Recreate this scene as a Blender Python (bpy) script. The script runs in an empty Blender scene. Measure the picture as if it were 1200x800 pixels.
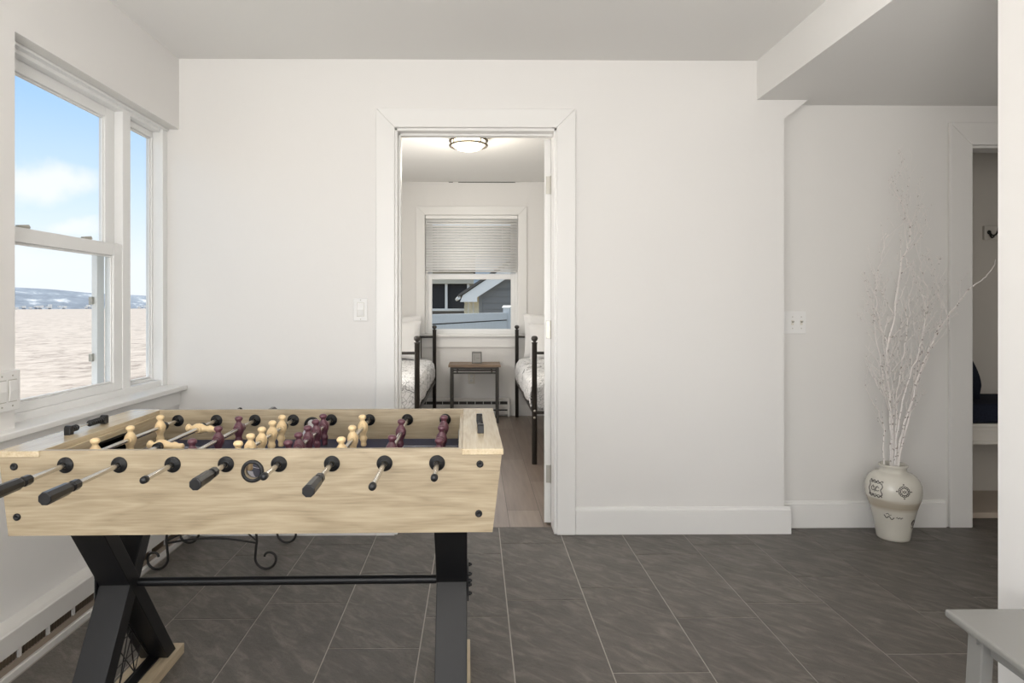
import bpy, bmesh, math, random
from mathutils import Vector, Matrix
R = math.radians
sc = bpy.context.scene
COL = sc.collection
# ------------------------------------------------------------------ camera
F = 748.0                     # focal length in pixels of the 1200 wide frame
YAW = 0.0097
cam_d = bpy.data.cameras.new('camera'); cam = bpy.data.objects.new('camera', cam_d); COL.objects.link(cam)
cam_d.sensor_width = 36; cam_d.lens = F/1200*36
cam.location = (0, 0, 1.15); cam.rotation_euler = (R(90), 0, -YAW)
cam_d.shift_x = 35.7/1200; cam_d.shift_y = -41/1200
cam_d.clip_start = 0.05; cam_d.clip_end = 6000
sc.camera = cam
def at(px, py, Z):            # point at depth Z seen at a pixel of the photograph
    xc = (px-564.3)*Z/F
    return Vector((xc*math.cos(YAW)+Z*math.sin(YAW), -xc*math.sin(YAW)+Z*math.cos(YAW), 1.15-(py-359)*Z/F))
# ------------------------------------------------------------------ exposure
vs = sc.view_settings
vs.view_transform = 'Standard'; vs.look = 'None'; vs.exposure = 0.05; vs.gamma = 1.0; vs.use_curve_mapping = False
# ------------------------------------------------------------------ world (sky with thin clouds)
w = bpy.data.worlds.new('sky'); sc.world = w; w.use_nodes = True
nt = w.node_tree; N = nt.nodes; L = nt.links; N.clear()
out = N.new('ShaderNodeOutputWorld'); bg = N.new('ShaderNodeBackground'); tc = N.new('ShaderNodeTexCoord')
sep = N.new('ShaderNodeSeparateXYZ'); L.new(tc.outputs['Generated'], sep.inputs[0])
cr = N.new('ShaderNodeValToRGB'); L.new(sep.outputs['Z'], cr.inputs[0])
e = cr.color_ramp.elements
e[0].position = 0.0; e[0].color = (.90, .93, .97, 1)
e[1].position = 0.75; e[1].color = (.86, .88, .90, 1)
for p, c in ((.06, (.90, .95, 1.0, 1)), (.14, (.70, .85, 1.0, 1)), (.28, (.40, .64, 1.0, 1)), (.45, (.48, .68, .95, 1))):
    k = e.new(p); k.color = c
mp = N.new('ShaderNodeMapping'); mp.inputs['Scale'].default_value = (3.2, 3.2, 9); L.new(tc.outputs['Generated'], mp.inputs[0])
nz = N.new('ShaderNodeTexNoise'); nz.inputs['Scale'].default_value = 1.6; nz.inputs['Detail'].default_value = 7; nz.inputs['Roughness'].default_value = .58
L.new(mp.outputs[0], nz.inputs['Vector'])
c2 = N.new('ShaderNodeValToRGB'); c2.color_ramp.elements[0].position = .62; c2.color_ramp.elements[1].position = .78
L.new(nz.outputs['Fac'], c2.inputs[0])
def sky_dir(px, py):
    v = Vector(((px-557)/F, 1, (359-py)/F)).normalized(); return v
nrm = N.new('ShaderNodeVectorMath'); nrm.operation = 'NORMALIZE'; L.new(tc.outputs['Generated'], nrm.inputs[0])
nz2 = N.new('ShaderNodeTexNoise'); nz2.inputs['Scale'].default_value = 14; nz2.inputs['Detail'].default_value = 6; L.new(nrm.outputs[0], nz2.inputs['Vector'])
dst = N.new('ShaderNodeVectorMath'); dst.operation = 'MULTIPLY_ADD'; dst.inputs[1].default_value = (.10, .10, .06); L.new(nz2.outputs['Color'], dst.inputs[0]); L.new(nrm.outputs[0], dst.inputs[2])
last = None
for (cx_, cy_, sx_, st_) in ((48, 212, .078, .95), (98, 264, .045, .9), (20, 305, .08, .5), (-420, 150, .22, .9), (700, 60, .25, .9)):
    d_ = sky_dir(cx_, cy_)+Vector((.05, .05, .03))
    sb = N.new('ShaderNodeVectorMath'); sb.operation = 'SUBTRACT'; sb.inputs[1].default_value = d_; L.new(dst.outputs[0], sb.inputs[0])
    sc2 = N.new('ShaderNodeVectorMath'); sc2.operation = 'MULTIPLY'; sc2.inputs[1].default_value = (1/sx_, 1/sx_, 2.6/sx_); L.new(sb.outputs[0], sc2.inputs[0])
    ln = N.new('ShaderNodeVectorMath'); ln.operation = 'LENGTH'; L.new(sc2.outputs[0], ln.inputs[0])
    mr_ = N.new('ShaderNodeMapRange'); mr_.interpolation_type = 'SMOOTHSTEP'; mr_.inputs['From Min'].default_value = 1; mr_.inputs['From Max'].default_value = .25; mr_.inputs['To Max'].default_value = st_; L.new(ln.outputs['Value'], mr_.inputs['Value'])
    if last is None: last = mr_.outputs[0]
    else:
        mxm = N.new('ShaderNodeMath'); mxm.operation = 'MAXIMUM'; L.new(last, mxm.inputs[0]); L.new(mr_.outputs[0], mxm.inputs[1]); last = mxm.outputs[0]
mxm = N.new('ShaderNodeMath'); mxm.operation = 'MAXIMUM'; L.new(last, mxm.inputs[0]); L.new(c2.outputs[0], mxm.inputs[1]); last = mxm.outputs[0]
mx = N.new('ShaderNodeMix'); mx.data_type = 'RGBA'; mx.inputs['B'].default_value = (.93, .95, .98, 1)
L.new(last, mx.inputs['Factor']); L.new(cr.outputs[0], mx.inputs['A'])
L.new(mx.outputs['Result'], bg.inputs[0]); bg.inputs[1].default_value = 1.08; L.new(bg.outputs[0], out.inputs[0])
# ------------------------------------------------------------------ sun, and fill lamps added to brighten the rooms
sd = bpy.data.lights.new('sun', 'SUN'); sun = bpy.data.objects.new('sun', sd); COL.objects.link(sun)
sd.energy = 4.2; sd.angle = R(3.0); sd.color = (1, .95, .86)
sun.rotation_euler = Vector((-.24, .24, .94)).to_track_quat('Z', 'Y').to_euler()
def area(name, loc, direction, sx, sy, power, col):
    d = bpy.data.lights.new(name, 'AREA'); o = bpy.data.objects.new(name, d); COL.objects.link(o)
    d.shape = 'RECTANGLE'; d.size = sx; d.size_y = sy; d.energy = power; d.color = col
    o.location = loc; o.rotation_euler = Vector(direction).to_track_quat('-Z', 'Y').to_euler()
    return o
area('rear_window_fill', (-.2, -2.96, 1.35), (0, 1, 0), 2.6, 1.7, 35, (1, .98, .955))  # added fill lamp at an unseen rear window, brightens the main room
area('side_window_fill', (-1.6, -0.6, 1.40), (1, 0, 0), 1.27, 2.2, 48, (1, .985, .965))  # added fill lamp at the unseen nearer window on the left
area('bedroom_fill', (-1.415, 4.5, 1.5), (1, 0, 0), 1.0, 1.0, 27, (1, .975, .94))  # added fill lamp for the bedroom; the wall behind it has no window
area('ceiling_fill', (-.3, -.9, 1.0), (0, .38, 1), .9, .9, 84, (1, .972, .935))  # added upward fill behind the camera, brightens the ceiling; no lamp stands here
area('alcove_fill', (2.6, .06, 1.3), (0, 1, 0), 1.4, 1.5, 11, (1, .97, .93))  # added fill lamp for alcove and closet, set before a solid wall
# ================================================================== helpers
class MB:
    def __init__(s): s.v = []; s.f = []; s.sm = []
    def add(s, vs, fs, smooth=False):
        b = len(s.v); s.v += [tuple(v) for v in vs]
        for f in fs: s.f.append([b+i for i in f]); s.sm.append(smooth)
        return s
    def box(s, x0, x1, y0, y1, z0, z1):
        return s.add([(x0,y0,z0),(x1,y0,z0),(x1,y1,z0),(x0,y1,z0),(x0,y0,z1),(x1,y0,z1),(x1,y1,z1),(x0,y1,z1)],
              [(0,3,2,1),(4,5,6,7),(0,1,5,4),(1,2,6,5),(2,3,7,6),(3,0,4,7)])
    def prism(s, pts, axis, a, b):
        # polygon in the two other axes (x: yz, y: xz, z: xy), extruded from a to b
        def P(p, t):
            return {'x': (t, p[0], p[1]), 'y': (p[0], t, p[1]), 'z': (p[0], p[1], t)}[axis]
        n = len(pts); area2 = sum(pts[i][0]*pts[(i+1) % n][1]-pts[(i+1) % n][0]*pts[i][1] for i in range(n))
        if area2 < 0: pts = pts[::-1]
        v = [P(p, a) for p in pts]+[P(p, b) for p in pts]
        fs = [list(range(n))[::-1], list(range(n, 2*n))]+[(i, (i+1) % n, n+(i+1) % n, n+i) for i in range(n)]
        if axis == 'y': fs = [f[::-1] for f in fs]
        return s.add(v, fs)
    def frame(s, p0, p1):
        d = (Vector(p1)-Vector(p0)).normalized()
        u = d.orthogonal().normalized(); return d, u, d.cross(u)
    def cyl(s, p0, p1, r0, r1=None, n=20, caps=True, flat=False):
        if r1 is None: r1 = r0
        p0 = Vector(p0); p1 = Vector(p1); d, u, w_ = s.frame(p0, p1)
        c = [(math.cos(2*math.pi*i/n), math.sin(2*math.pi*i/n)) for i in range(n)]
        a = [p0+(u*x+w_*y)*r0 for x, y in c]; b = [p1+(u*x+w_*y)*r1 for x, y in c]
        s.add(a+b, [(i, (i+1) % n, n+(i+1) % n, n+i) for i in range(n)], not flat)
        if caps: s.add(a, [list(range(n))[::-1]]); s.add(b, [list(range(n))])
        return s
    def tube(s, pts, r, n=8, caps=True):
        pts = [Vector(p) for p in pts]; m = len(pts)
        rs = r if isinstance(r, (list, tuple)) else [r]*m
        ref = None; rings = []
        for i, p in enumerate(pts):
            d = (pts[min(i+1, m-1)]-pts[max(i-1, 0)]).normalized()
            u = d.orthogonal().normalized() if ref is None else (ref-d*ref.dot(d)).normalized()
            ref = u; w_ = d.cross(u)
            rings.append([p+(u*math.cos(2*math.pi*k/n)+w_*math.sin(2*math.pi*k/n))*rs[i] for k in range(n)])
        v = [q for g in rings for q in g]
        s.add(v, [(i*n+k, i*n+(k+1) % n, (i+1)*n+(k+1) % n, (i+1)*n+k) for i in range(m-1) for k in range(n)], True)
        if caps: s.add(rings[0], [list(range(n))[::-1]]); s.add(rings[-1], [list(range(n))])
        return s
    def lathe(s, prof, c=(0,0,0), axis=(0,0,1), n=32, smooth=True):
        # profile of (radius, height)
        c = Vector(c); d = Vector(axis).normalized(); u = d.orthogonal().normalized(); w_ = d.cross(u)
        v = []
        for r, h in prof:
            for k in range(n):
                t = 2*math.pi*k/n; v.append(c+d*h+(u*math.cos(t)+w_*math.sin(t))*max(r, 1e-5))
        m = len(prof)
        s.add(v, [(i*n+k, i*n+(k+1) % n, (i+1)*n+(k+1) % n, (i+1)*n+k) for i in range(m-1) for k in range(n)], smooth)
        return s
    def grid(s, fn, nu, nv, smooth=True):
        v = [fn(i/nu, j/nv) for j in range(nv+1) for i in range(nu+1)]
        return s.add(v, [(j*(nu+1)+i, j*(nu+1)+i+1, (j+1)*(nu+1)+i+1, (j+1)*(nu+1)+i) for j in range(nv) for i in range(nu)], smooth)
    def build(s, name, mat, parent=None, loc=(0,0,0), bevel=0, seg=2):
        me = bpy.data.meshes.new(name); me.from_pydata(s.v, [], s.f)
        me.polygons.foreach_set('use_smooth', s.sm)
        me.materials.append(mat); me.update()
        o = bpy.data.objects.new(name, me); COL.objects.link(o); o.location = loc
        if parent is not None: o.parent = parent
        if bevel:
            m = o.modifiers.new('bevel', 'BEVEL'); m.width = bevel; m.segments = seg; m.limit_method = 'ANGLE'; m.angle_limit = R(40)
            m.harden_normals = False
        return o
def tag(o, label, cat, group=None):
    o['label'] = label; o['category'] = cat
    if group: o['group'] = group
    return o
def thing(name, label, cat, loc=(0,0,0), rz=0, group=None):
    o = bpy.data.objects.new(name, None); COL.objects.link(o); o.location = loc; o.rotation_euler = (0,0,rz)
    o.empty_display_size = .05
    return tag(o, label, cat, group)
def struct(o): o['kind'] = 'structure'; return o
def kids(o): return [c for c in bpy.data.objects if c.parent == o]
def copy_tree(o, parent=None):
    ch = kids(o); c = o.copy(); COL.objects.link(c); c.parent = parent
    for k in ch: copy_tree(k, c)
    return c
def cut(o, cutters):
    for c in cutters:
        co = c.build('cutter', o.data.materials[0])
        m = o.modifiers.new('cut', 'BOOLEAN'); m.object = co; m.operation = 'DIFFERENCE'; m.solver = 'EXACT'
        dg = bpy.context.evaluated_depsgraph_get(); dg.update()
        me = bpy.data.meshes.new_from_object(o.evaluated_get(dg)); o.modifiers.clear(); o.data = me
        bpy.data.objects.remove(co)
# ------------------------------------------------------------------ materials
def mat(name, col, rough=.5, metal=0, spec=.5, coat=0, noise=None, bump=None, emit=None):
    m = bpy.data.materials.new(name); m.use_nodes = True
    n = m.node_tree.nodes; l = m.node_tree.links; b = n['Principled BSDF']
    b.inputs['Base Color'].default_value = (*col, 1); b.inputs['Roughness'].default_value = rough
    b.inputs['Metallic'].default_value = metal; b.inputs['Specular IOR Level'].default_value = spec
    b.inputs['Coat Weight'].default_value = coat
    t = n.new('ShaderNodeTexCoord')
    if noise is None: noise = (6, .03)
    sc_, amt = noise
    z = n.new('ShaderNodeTexNoise'); z.inputs['Scale'].default_value = sc_; z.inputs['Detail'].default_value = 4; l.new(t.outputs['Object'], z.inputs['Vector'])
    r = n.new('ShaderNodeMapRange'); r.inputs['To Min'].default_value = 1-amt; r.inputs['To Max'].default_value = 1+amt; l.new(z.outputs['Fac'], r.inputs['Value'])
    h = n.new('ShaderNodeHueSaturation'); h.inputs['Color'].default_value = (*col, 1); l.new(r.outputs[0], h.inputs['Value']); l.new(h.outputs[0], b.inputs['Base Color'])
    if bump:
        z2 = n.new('ShaderNodeTexNoise'); z2.inputs['Scale'].default_value = bump[0]; z2.inputs['Detail'].default_value = 5; l.new(t.outputs['Object'], z2.inputs['Vector'])
        bp = n.new('ShaderNodeBump'); bp.inputs['Strength'].default_value = bump[1]; bp.inputs['Distance'].default_value = bump[2]
        l.new(z2.outputs['Fac'], bp.inputs['Height']); l.new(bp.outputs[0], b.inputs['Normal'])
    if emit: b.inputs['Emission Color'].default_value = (*emit[0], 1); b.inputs['Emission Strength'].default_value = emit[1]
    return m
def nodes_of(m): return m.node_tree.nodes, m.node_tree.links, m.node_tree.nodes['Principled BSDF']
def ramp(n, stops):
    r = n.new('ShaderNodeValToRGB'); e = r.color_ramp.elements
    while len(e) < len(stops): e.new(.5)
    for k, (p, c) in zip(e, stops): k.position = p; k.color = (*c, 1)
    return r
def oak(name, c0, c1, c2_, axis='x', rough=.42, s=1.0, spec=.5):
    m = bpy.data.materials.new(name); m.use_nodes = True; n, l, b = nodes_of(m)
    t = n.new('ShaderNodeTexCoord'); mp_ = n.new('ShaderNodeMapping'); l.new(t.outputs['Object'], mp_.inputs[0])
    k = {'x': (1.3, 9, 9), 'y': (9, 1.3, 9), 'z': (9, 9, 1.3)}[axis]; mp_.inputs['Scale'].default_value = [q*s for q in k]
    a = n.new('ShaderNodeTexNoise'); a.inputs['Scale'].default_value = 1.6; a.inputs['Detail'].default_value = 3; a.inputs['Distortion'].default_value = .8
    l.new(mp_.outputs[0], a.inputs['Vector'])
    mm = n.new('ShaderNodeMath'); mm.operation = 'MULTIPLY'; mm.inputs[1].default_value = 9; l.new(a.outputs['Fac'], mm.inputs[0])
    fr = n.new('ShaderNodeMath'); fr.operation = 'PINGPONG'; fr.inputs[1].default_value = 1; l.new(mm.outputs[0], fr.inputs[0])
    mp2 = n.new('ShaderNodeMapping'); l.new(t.outputs['Object'], mp2.inputs[0])
    k2 = {'x': (10, 210, 210), 'y': (210, 10, 210), 'z': (210, 210, 10)}[axis]; mp2.inputs['Scale'].default_value = k2
    g = n.new('ShaderNodeTexNoise'); g.inputs['Scale'].default_value = 1; g.inputs['Detail'].default_value = 4; l.new(mp2.outputs[0], g.inputs['Vector'])
    ad = n.new('ShaderNodeMath'); ad.operation = 'MULTIPLY_ADD'; ad.inputs[1].default_value = .34; l.new(fr.outputs[0], ad.inputs[0])
    g2 = n.new('ShaderNodeMath'); g2.operation = 'MULTIPLY'; g2.inputs[1].default_value = .85; l.new(g.outputs['Fac'], g2.inputs[0]); l.new(g2.outputs[0], ad.inputs[2])
    r = ramp(n, ((.15, c0), (.5, c1), (.85, c2_))); l.new(ad.outputs[0], r.inputs[0]); l.new(r.outputs[0], b.inputs['Base Color'])
    b.inputs['Roughness'].default_value = rough; b.inputs['Specular IOR Level'].default_value = spec
    bp = n.new('ShaderNodeBump'); bp.inputs['Strength'].default_value = .25; bp.inputs['Distance'].default_value = .001; l.new(g.outputs['Fac'], bp.inputs['Height']); l.new(bp.outputs[0], b.inputs['Normal'])
    return m
M = {}
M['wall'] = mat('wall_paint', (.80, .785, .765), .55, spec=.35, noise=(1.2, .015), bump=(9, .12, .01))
M['ceil'] = mat('ceiling_paint', (.82, .81, .79), .7, spec=.2, noise=(1, .01), bump=(5, .08, .01))
M['trim'] = mat('trim_paint', (.83, .82, .80), .32, noise=(3, .01), bump=(14, .06, .004))
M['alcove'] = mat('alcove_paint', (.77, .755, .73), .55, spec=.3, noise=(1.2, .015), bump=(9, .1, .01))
M['vinyl'] = mat('window_vinyl', (.84, .84, .83), .28)
M['plastic_white'] = mat('white_plastic', (.80, .795, .78), .3)
M['ivory'] = mat('ivory_plastic', (.72, .69, .62), .35)
M['oak'] = oak('light_oak', (.215, .165, .102), (.335, .268, .175), (.42, .345, .235), 'x', .4)
M['oak_y'] = oak('light_oak_cap', (.40, .31, .19), (.53, .43, .285), (.62, .52, .36), 'y', .22, spec=.8)
M['oak_foot'] = oak('light_oak_foot', (.40, .31, .20), (.50, .40, .27), (.58, .48, .33), 'y', .45)
M['black_metal'] = mat('black_powder_coat', (.008, .008, .009), .38, spec=.35, noise=(40, .1))
M['black_plastic'] = mat('black_plastic', (.008, .0085, .0095), .42, spec=.4)
M['handle'] = mat('grey_black_handle', (.010, .010, .011), .30, spec=.45)
M['chrome'] = mat('brushed_steel', (.62, .61, .59), .22, metal=1)
M['navy'] = mat('navy_field', (.020, .028, .070), .4, spec=.2)
M['fieldwhite'] = mat('field_marking', (.80, .80, .86), .4)
M['tan'] = mat('tan_player', (.80, .60, .34), .35, spec=.5)
M['maroon'] = mat('maroon_player', (.115, .040, .055), .3, spec=.6)
M['iron'] = mat('wrought_iron', (.015, .014, .013), .45)
M['bedmetal'] = mat('bronze_bed_metal', (.045, .040, .035), .42, noise=(20, .15))
M['bulb'] = mat('frosted_lamp_glass', (.9, .85, .7), .3, emit=((1, .88, .62), 3.0))
M['nickel'] = mat('satin_nickel', (.55, .53, .48), .35, metal=1)
M['hinge'] = mat('painted_hinge', (.48, .46, .41), .35, metal=.4)
M['darkbronze'] = mat('dark_bronze_ring', (.10, .08, .055), .35, metal=.6)
M['fabric_white'] = mat('white_cotton', (.84, .83, .82), .85, spec=.1, bump=(14, .35, .02))
M['navy_fabric'] = mat('navy_fabric', (.016, .019, .032), .9, spec=.15, noise=(90, .4), bump=(160, .5, .004))
M['greypaint'] = mat('grey_painted_wood', (.27, .265, .25), .4, noise=(8, .03), bump=(30, .05, .003))
M['blind'] = mat('blind_slat', (.90, .89, .87), .45)
M['twig'] = mat('white_painted_twig', (.86, .83, .80), .65, noise=(60, .12), bump=(200, .5, .002))
def twig_mat():
    m = M['twig']; n, l, b = nodes_of(m); t = n.new('ShaderNodeTexCoord')
    z = n.new('ShaderNodeTexNoise'); z.inputs['Scale'].default_value = 75; z.inputs['Detail'].default_value = 3; l.new(t.outputs['Object'], z.inputs['Vector'])
    r = ramp(n, ((.33, (.30, .25, .22)), (.40, (.86, .82, .79)))); l.new(z.outputs['Fac'], r.inputs[0]); l.new(r.outputs[0], b.inputs['Base Color'])
twig_mat()
M['heater'] = mat('heater_enamel', (.72, .70, .67), .35)
M['fin'] = mat('heater_fins', (.22, .17, .12), .5, metal=.3)
M['clockgrey'] = mat('clock_grey', (.20, .195, .185), .6, noise=(300, .3))
M['clockface'] = mat('clock_face', (.60, .59, .57), .4)
M['stamp'] = mat('brown_black_glaze', (.060, .050, .045), .4)
M['closet'] = mat('closet_paint', (.70, .66, .60), .6)
M['slot'] = mat('dark_slot', (.03, .028, .026), .6)
M['white_siding'] = mat('cream_siding', (.80, .72, .52), .6)
M['grey_siding'] = mat('grey_siding', (.22, .215, .21), .7)
M['brown_siding'] = mat('brown_siding', (.16, .14, .12), .8)
M['house_white'] = mat('white_house_trim', (.85, .84, .82), .5)
M['fence'] = mat('pale_blue_fence_vinyl', (.62, .64, .66), .5, noise=(3, .08))
M['darkglass'] = mat('dark_screen', (.02, .018, .02), .6)
M['blue_siding'] = mat('pale_blue_siding', (.62, .70, .78), .6)
M['roof'] = mat('roof_shingle', (.12, .11, .10), .9)
M['ground'] = mat('ground_soil', (.20, .19, .15), .9, noise=(2, .2))
M['grout'] = mat('grout', (.50, .465, .42), .8, noise=(30, .1))
# glass pane: clear with a faint reflection
gm = bpy.data.materials.new('window_glass'); gm.use_nodes = True; n = gm.node_tree.nodes; l = gm.node_tree.links; n.clear()
o_ = n.new('ShaderNodeOutputMaterial'); tr = n.new('ShaderNodeBsdfTransparent'); gl = n.new('ShaderNodeBsdfGlossy'); gl.inputs['Roughness'].default_value = .12
tr.inputs[0].default_value = (.97, .98, .98, 1)
fz = n.new('ShaderNodeFresnel'); fz.inputs[0].default_value = 1.12; ms = n.new('ShaderNodeMixShader')
l.new(fz.outputs[0], ms.inputs[0]); fz.inputs[0].default_value = 1.045; l.new(tr.outputs[0], ms.inputs[1]); l.new(gl.outputs[0], ms.inputs[2]); l.new(ms.outputs[0], o_.inputs[0])
M['glass'] = gm
# slate tile
m = bpy.data.materials.new('slate_tile'); m.use_nodes = True; n, l, b = nodes_of(m)
t = n.new('ShaderNodeTexCoord'); at_ = n.new('ShaderNodeAttribute'); at_.attribute_name = 'tile'
mp_ = n.new('ShaderNodeMapping'); mp_.inputs['Scale'].default_value = (3.2, 9.0, 1)
rt_ = n.new('ShaderNodeMapping'); rt_.inputs['Rotation'].default_value = (0, 0, .75)
va = n.new('ShaderNodeVectorMath'); va.operation = 'MULTIPLY_ADD'; va.inputs[1].default_value = (31, 17, 5)
l.new(at_.outputs['Color'], va.inputs[0]); l.new(t.outputs['Object'], va.inputs[2]); l.new(va.outputs[0], rt_.inputs[0]); l.new(rt_.outputs[0], mp_.inputs[0])
a = n.new('ShaderNodeTexNoise'); a.inputs['Scale'].default_value = 2.6; a.inputs['Detail'].default_value = 11; a.inputs['Roughness'].default_value = .66; a.inputs['Distortion'].default_value = .7
l.new(mp_.outputs[0], a.inputs['Vector'])
r = ramp(n, ((.30, (.078, .068, .059)), (.50, (.118, .104, .091)), (.72, (.215, .192, .168)))); l.new(a.outputs['Fac'], r.inputs[0])
h = n.new('ShaderNodeHueSaturation'); mr = n.new('ShaderNodeMapRange'); mr.inputs['To Min'].default_value = .88; mr.inputs['To Max'].default_value = 1.12
l.new(at_.outputs['Fac'], mr.inputs[0]); l.new(mr.outputs[0], h.inputs['Value']); l.new(r.outputs[0], h.inputs['Color']); l.new(h.outputs[0], b.inputs['Base Color'])
b.inputs['Roughness'].default_value = .40; b.inputs['Specular IOR Level'].default_value = .5
a2 = n.new('ShaderNodeTexNoise'); a2.inputs['Scale'].default_value = 3.5; a2.inputs['Detail'].default_value = 12; a2.inputs['Roughness'].default_value = .72; l.new(mp_.outputs[0], a2.inputs['Vector'])
bp = n.new('ShaderNodeBump'); bp.inputs['Strength'].default_value = .55; bp.inputs['Distance'].default_value = .016; l.new(a2.outputs['Fac'], bp.inputs['Height']); l.new(bp.outputs[0], b.inputs['Normal'])
M['slate'] = m
# plank floor of the bedroom
m = bpy.data.materials.new('grey_plank_floor'); m.use_nodes = True; n, l, b = nodes_of(m)
t = n.new('ShaderNodeTexCoord'); mp_ = n.new('ShaderNodeMapping'); mp_.inputs['Rotation'].default_value = (0, 0, R(90)); l.new(t.outputs['Object'], mp_.inputs[0])
bk = n.new('ShaderNodeTexBrick'); bk.inputs['Scale'].default_value = 1; bk.inputs['Brick Width'].default_value = 1.2; bk.inputs['Row Height'].default_value = .18
bk.inputs['Mortar Size'].default_value = .0015; bk.inputs['Color1'].default_value = (.20, .155, .125, 1); bk.inputs['Color2'].default_value = (.30, .245, .205, 1); bk.inputs['Mortar'].default_value = (.08, .06, .05, 1)
l.new(mp_.outputs[0], bk.inputs['Vector'])
mp2 = n.new('ShaderNodeMapping'); mp2.inputs['Scale'].default_value = (22, 1.6, 1); l.new(t.outputs['Object'], mp2.inputs[0])
a = n.new('ShaderNodeTexNoise'); a.inputs['Scale'].default_value = 1.5; a.inputs['Detail'].default_value = 8; l.new(mp2.outputs[0], a.inputs['Vector'])
mr = n.new('ShaderNodeMapRange'); mr.inputs['To Min'].default_value = .6; mr.inputs['To Max'].default_value = 1.4; l.new(a.outputs['Fac'], mr.inputs[0])
h = n.new('ShaderNodeHueSaturation'); l.new(bk.outputs[0], h.inputs['Color']); l.new(mr.outputs[0], h.inputs['Value']); l.new(h.outputs[0], b.inputs['Base Color'])
b.inputs['Roughness'].default_value = .36
M['plank'] = m
# rustic brown nightstand top
M['walnut'] = oak('brown_plank_top', (.13, .085, .055), (.22, .15, .10), (.31, .22, .145), 'x', .5)
# coverlet: white cotton with dark line pattern
m = bpy.data.materials.new('paisley_print'); m.use_nodes = True; n, l, b = nodes_of(m)
t = n.new('ShaderNodeTexCoord'); a = n.new('ShaderNodeTexNoise'); a.inputs['Scale'].default_value = 5; a.inputs['Detail'].default_value = 3; l.new(t.outputs['Object'], a.inputs['Vector'])
va = n.new('ShaderNodeVectorMath'); va.operation = 'MULTIPLY_ADD'; va.inputs[1].default_value = (.35, .35, .35); l.new(a.outputs['Color'], va.inputs[0]); l.new(t.outputs['Object'], va.inputs[2])
v1 = n.new('ShaderNodeTexVoronoi'); v1.feature = 'DISTANCE_TO_EDGE'; v1.inputs['Scale'].default_value = 9; l.new(va.outputs[0], v1.inputs['Vector'])
v2 = n.new('ShaderNodeTexVoronoi'); v2.feature = 'DISTANCE_TO_EDGE'; v2.inputs['Scale'].default_value = 24; l.new(va.outputs[0], v2.inputs['Vector'])
r1 = ramp(n, ((.02, (.16, .16, .16)), (.06, (1, 1, 1)))); l.new(v1.outputs[0], r1.inputs[0])
r2 = ramp(n, ((.0, (.46, .46, .46)), (.08, (1, 1, 1)))); l.new(v2.outputs[0], r2.inputs[0])
n3 = n.new('ShaderNodeTexNoise'); n3.inputs['Scale'].default_value = 3.2; l.new(t.outputs['Object'], n3.inputs['Vector'])
r3 = ramp(n, ((.42, (0, 0, 0)), (.50, (1, 1, 1)))); l.new(n3.outputs['Fac'], r3.inputs[0])
mu = n.new('ShaderNodeMix'); mu.data_type = 'RGBA'; mu.blend_type = 'MULTIPLY'; mu.inputs['Factor'].default_value = .8; l.new(r2.outputs[0], mu.inputs['A']); l.new(r1.outputs[0], mu.inputs['B'])
m3 = n.new('ShaderNodeMix'); m3.data_type = 'RGBA'; l.new(r3.outputs[0], m3.inputs['Factor']); l.new(mu.outputs['Result'], m3.inputs['A']); l.new(r2.outputs[0], m3.inputs['B'])
m4 = n.new('ShaderNodeMix'); m4.data_type = 'RGBA'; m4.blend_type = 'MULTIPLY'; m4.inputs['Factor'].default_value = 1; m4.inputs['A'].default_value = (.83, .82, .81, 1); l.new(m3.outputs['Result'], m4.inputs['B'])
l.new(m4.outputs['Result'], b.inputs['Base Color']); b.inputs['Roughness'].default_value = .85; b.inputs['Specular IOR Level'].default_value = .1
M['paisley'] = m
# glazed stoneware
m = bpy.data.materials.new('cream_stoneware'); m.use_nodes = True; n, l, b = nodes_of(m)
t = n.new('ShaderNodeTexCoord'); sp = n.new('ShaderNodeSeparateXYZ'); l.new(t.outputs['Object'], sp.inputs[0])
mp_ = n.new('ShaderNodeMapping'); mp_.inputs['Scale'].default_value = (4, 4, 60); l.new(t.outputs['Object'], mp_.inputs[0])
a = n.new('ShaderNodeTexNoise'); a.inputs['Scale'].default_value = 1; a.inputs['Detail'].default_value = 5; l.new(mp_.outputs[0], a.inputs['Vector'])
ad = n.new('ShaderNodeMath'); ad.operation = 'MULTIPLY_ADD'; ad.inputs[1].default_value = .03; l.new(a.outputs['Fac'], ad.inputs[0]); l.new(sp.outputs['Z'], ad.inputs[2])
r = ramp(n, ((0, (.68, .65, .57)), (.165, (.70, .67, .59)), (.185, (.50, .43, .33)), (.215, (.55, .49, .39)), (.228, (.73, .70, .62)), (.40, (.66, .63, .56)))); l.new(ad.outputs[0], r.inputs[0])
a2 = n.new('ShaderNodeTexNoise'); a2.inputs['Scale'].default_value = 7; a2.inputs['Detail'].default_value = 6; l.new(t.outputs['Object'], a2.inputs['Vector'])
mr = n.new('ShaderNodeMapRange'); mr.inputs['To Min'].default_value = .85; mr.inputs['To Max'].default_value = 1.12; l.new(a2.outputs['Fac'], mr.inputs[0])
h = n.new('ShaderNodeHueSaturation'); l.new(r.outputs[0], h.inputs['Color']); l.new(mr.outputs[0], h.inputs['Value']); l.new(h.outputs[0], b.inputs['Base Color'])
b.inputs['Roughness'].default_value = .18; b.inputs['Coat Weight'].default_value = .3
M['stoneware'] = m
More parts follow.
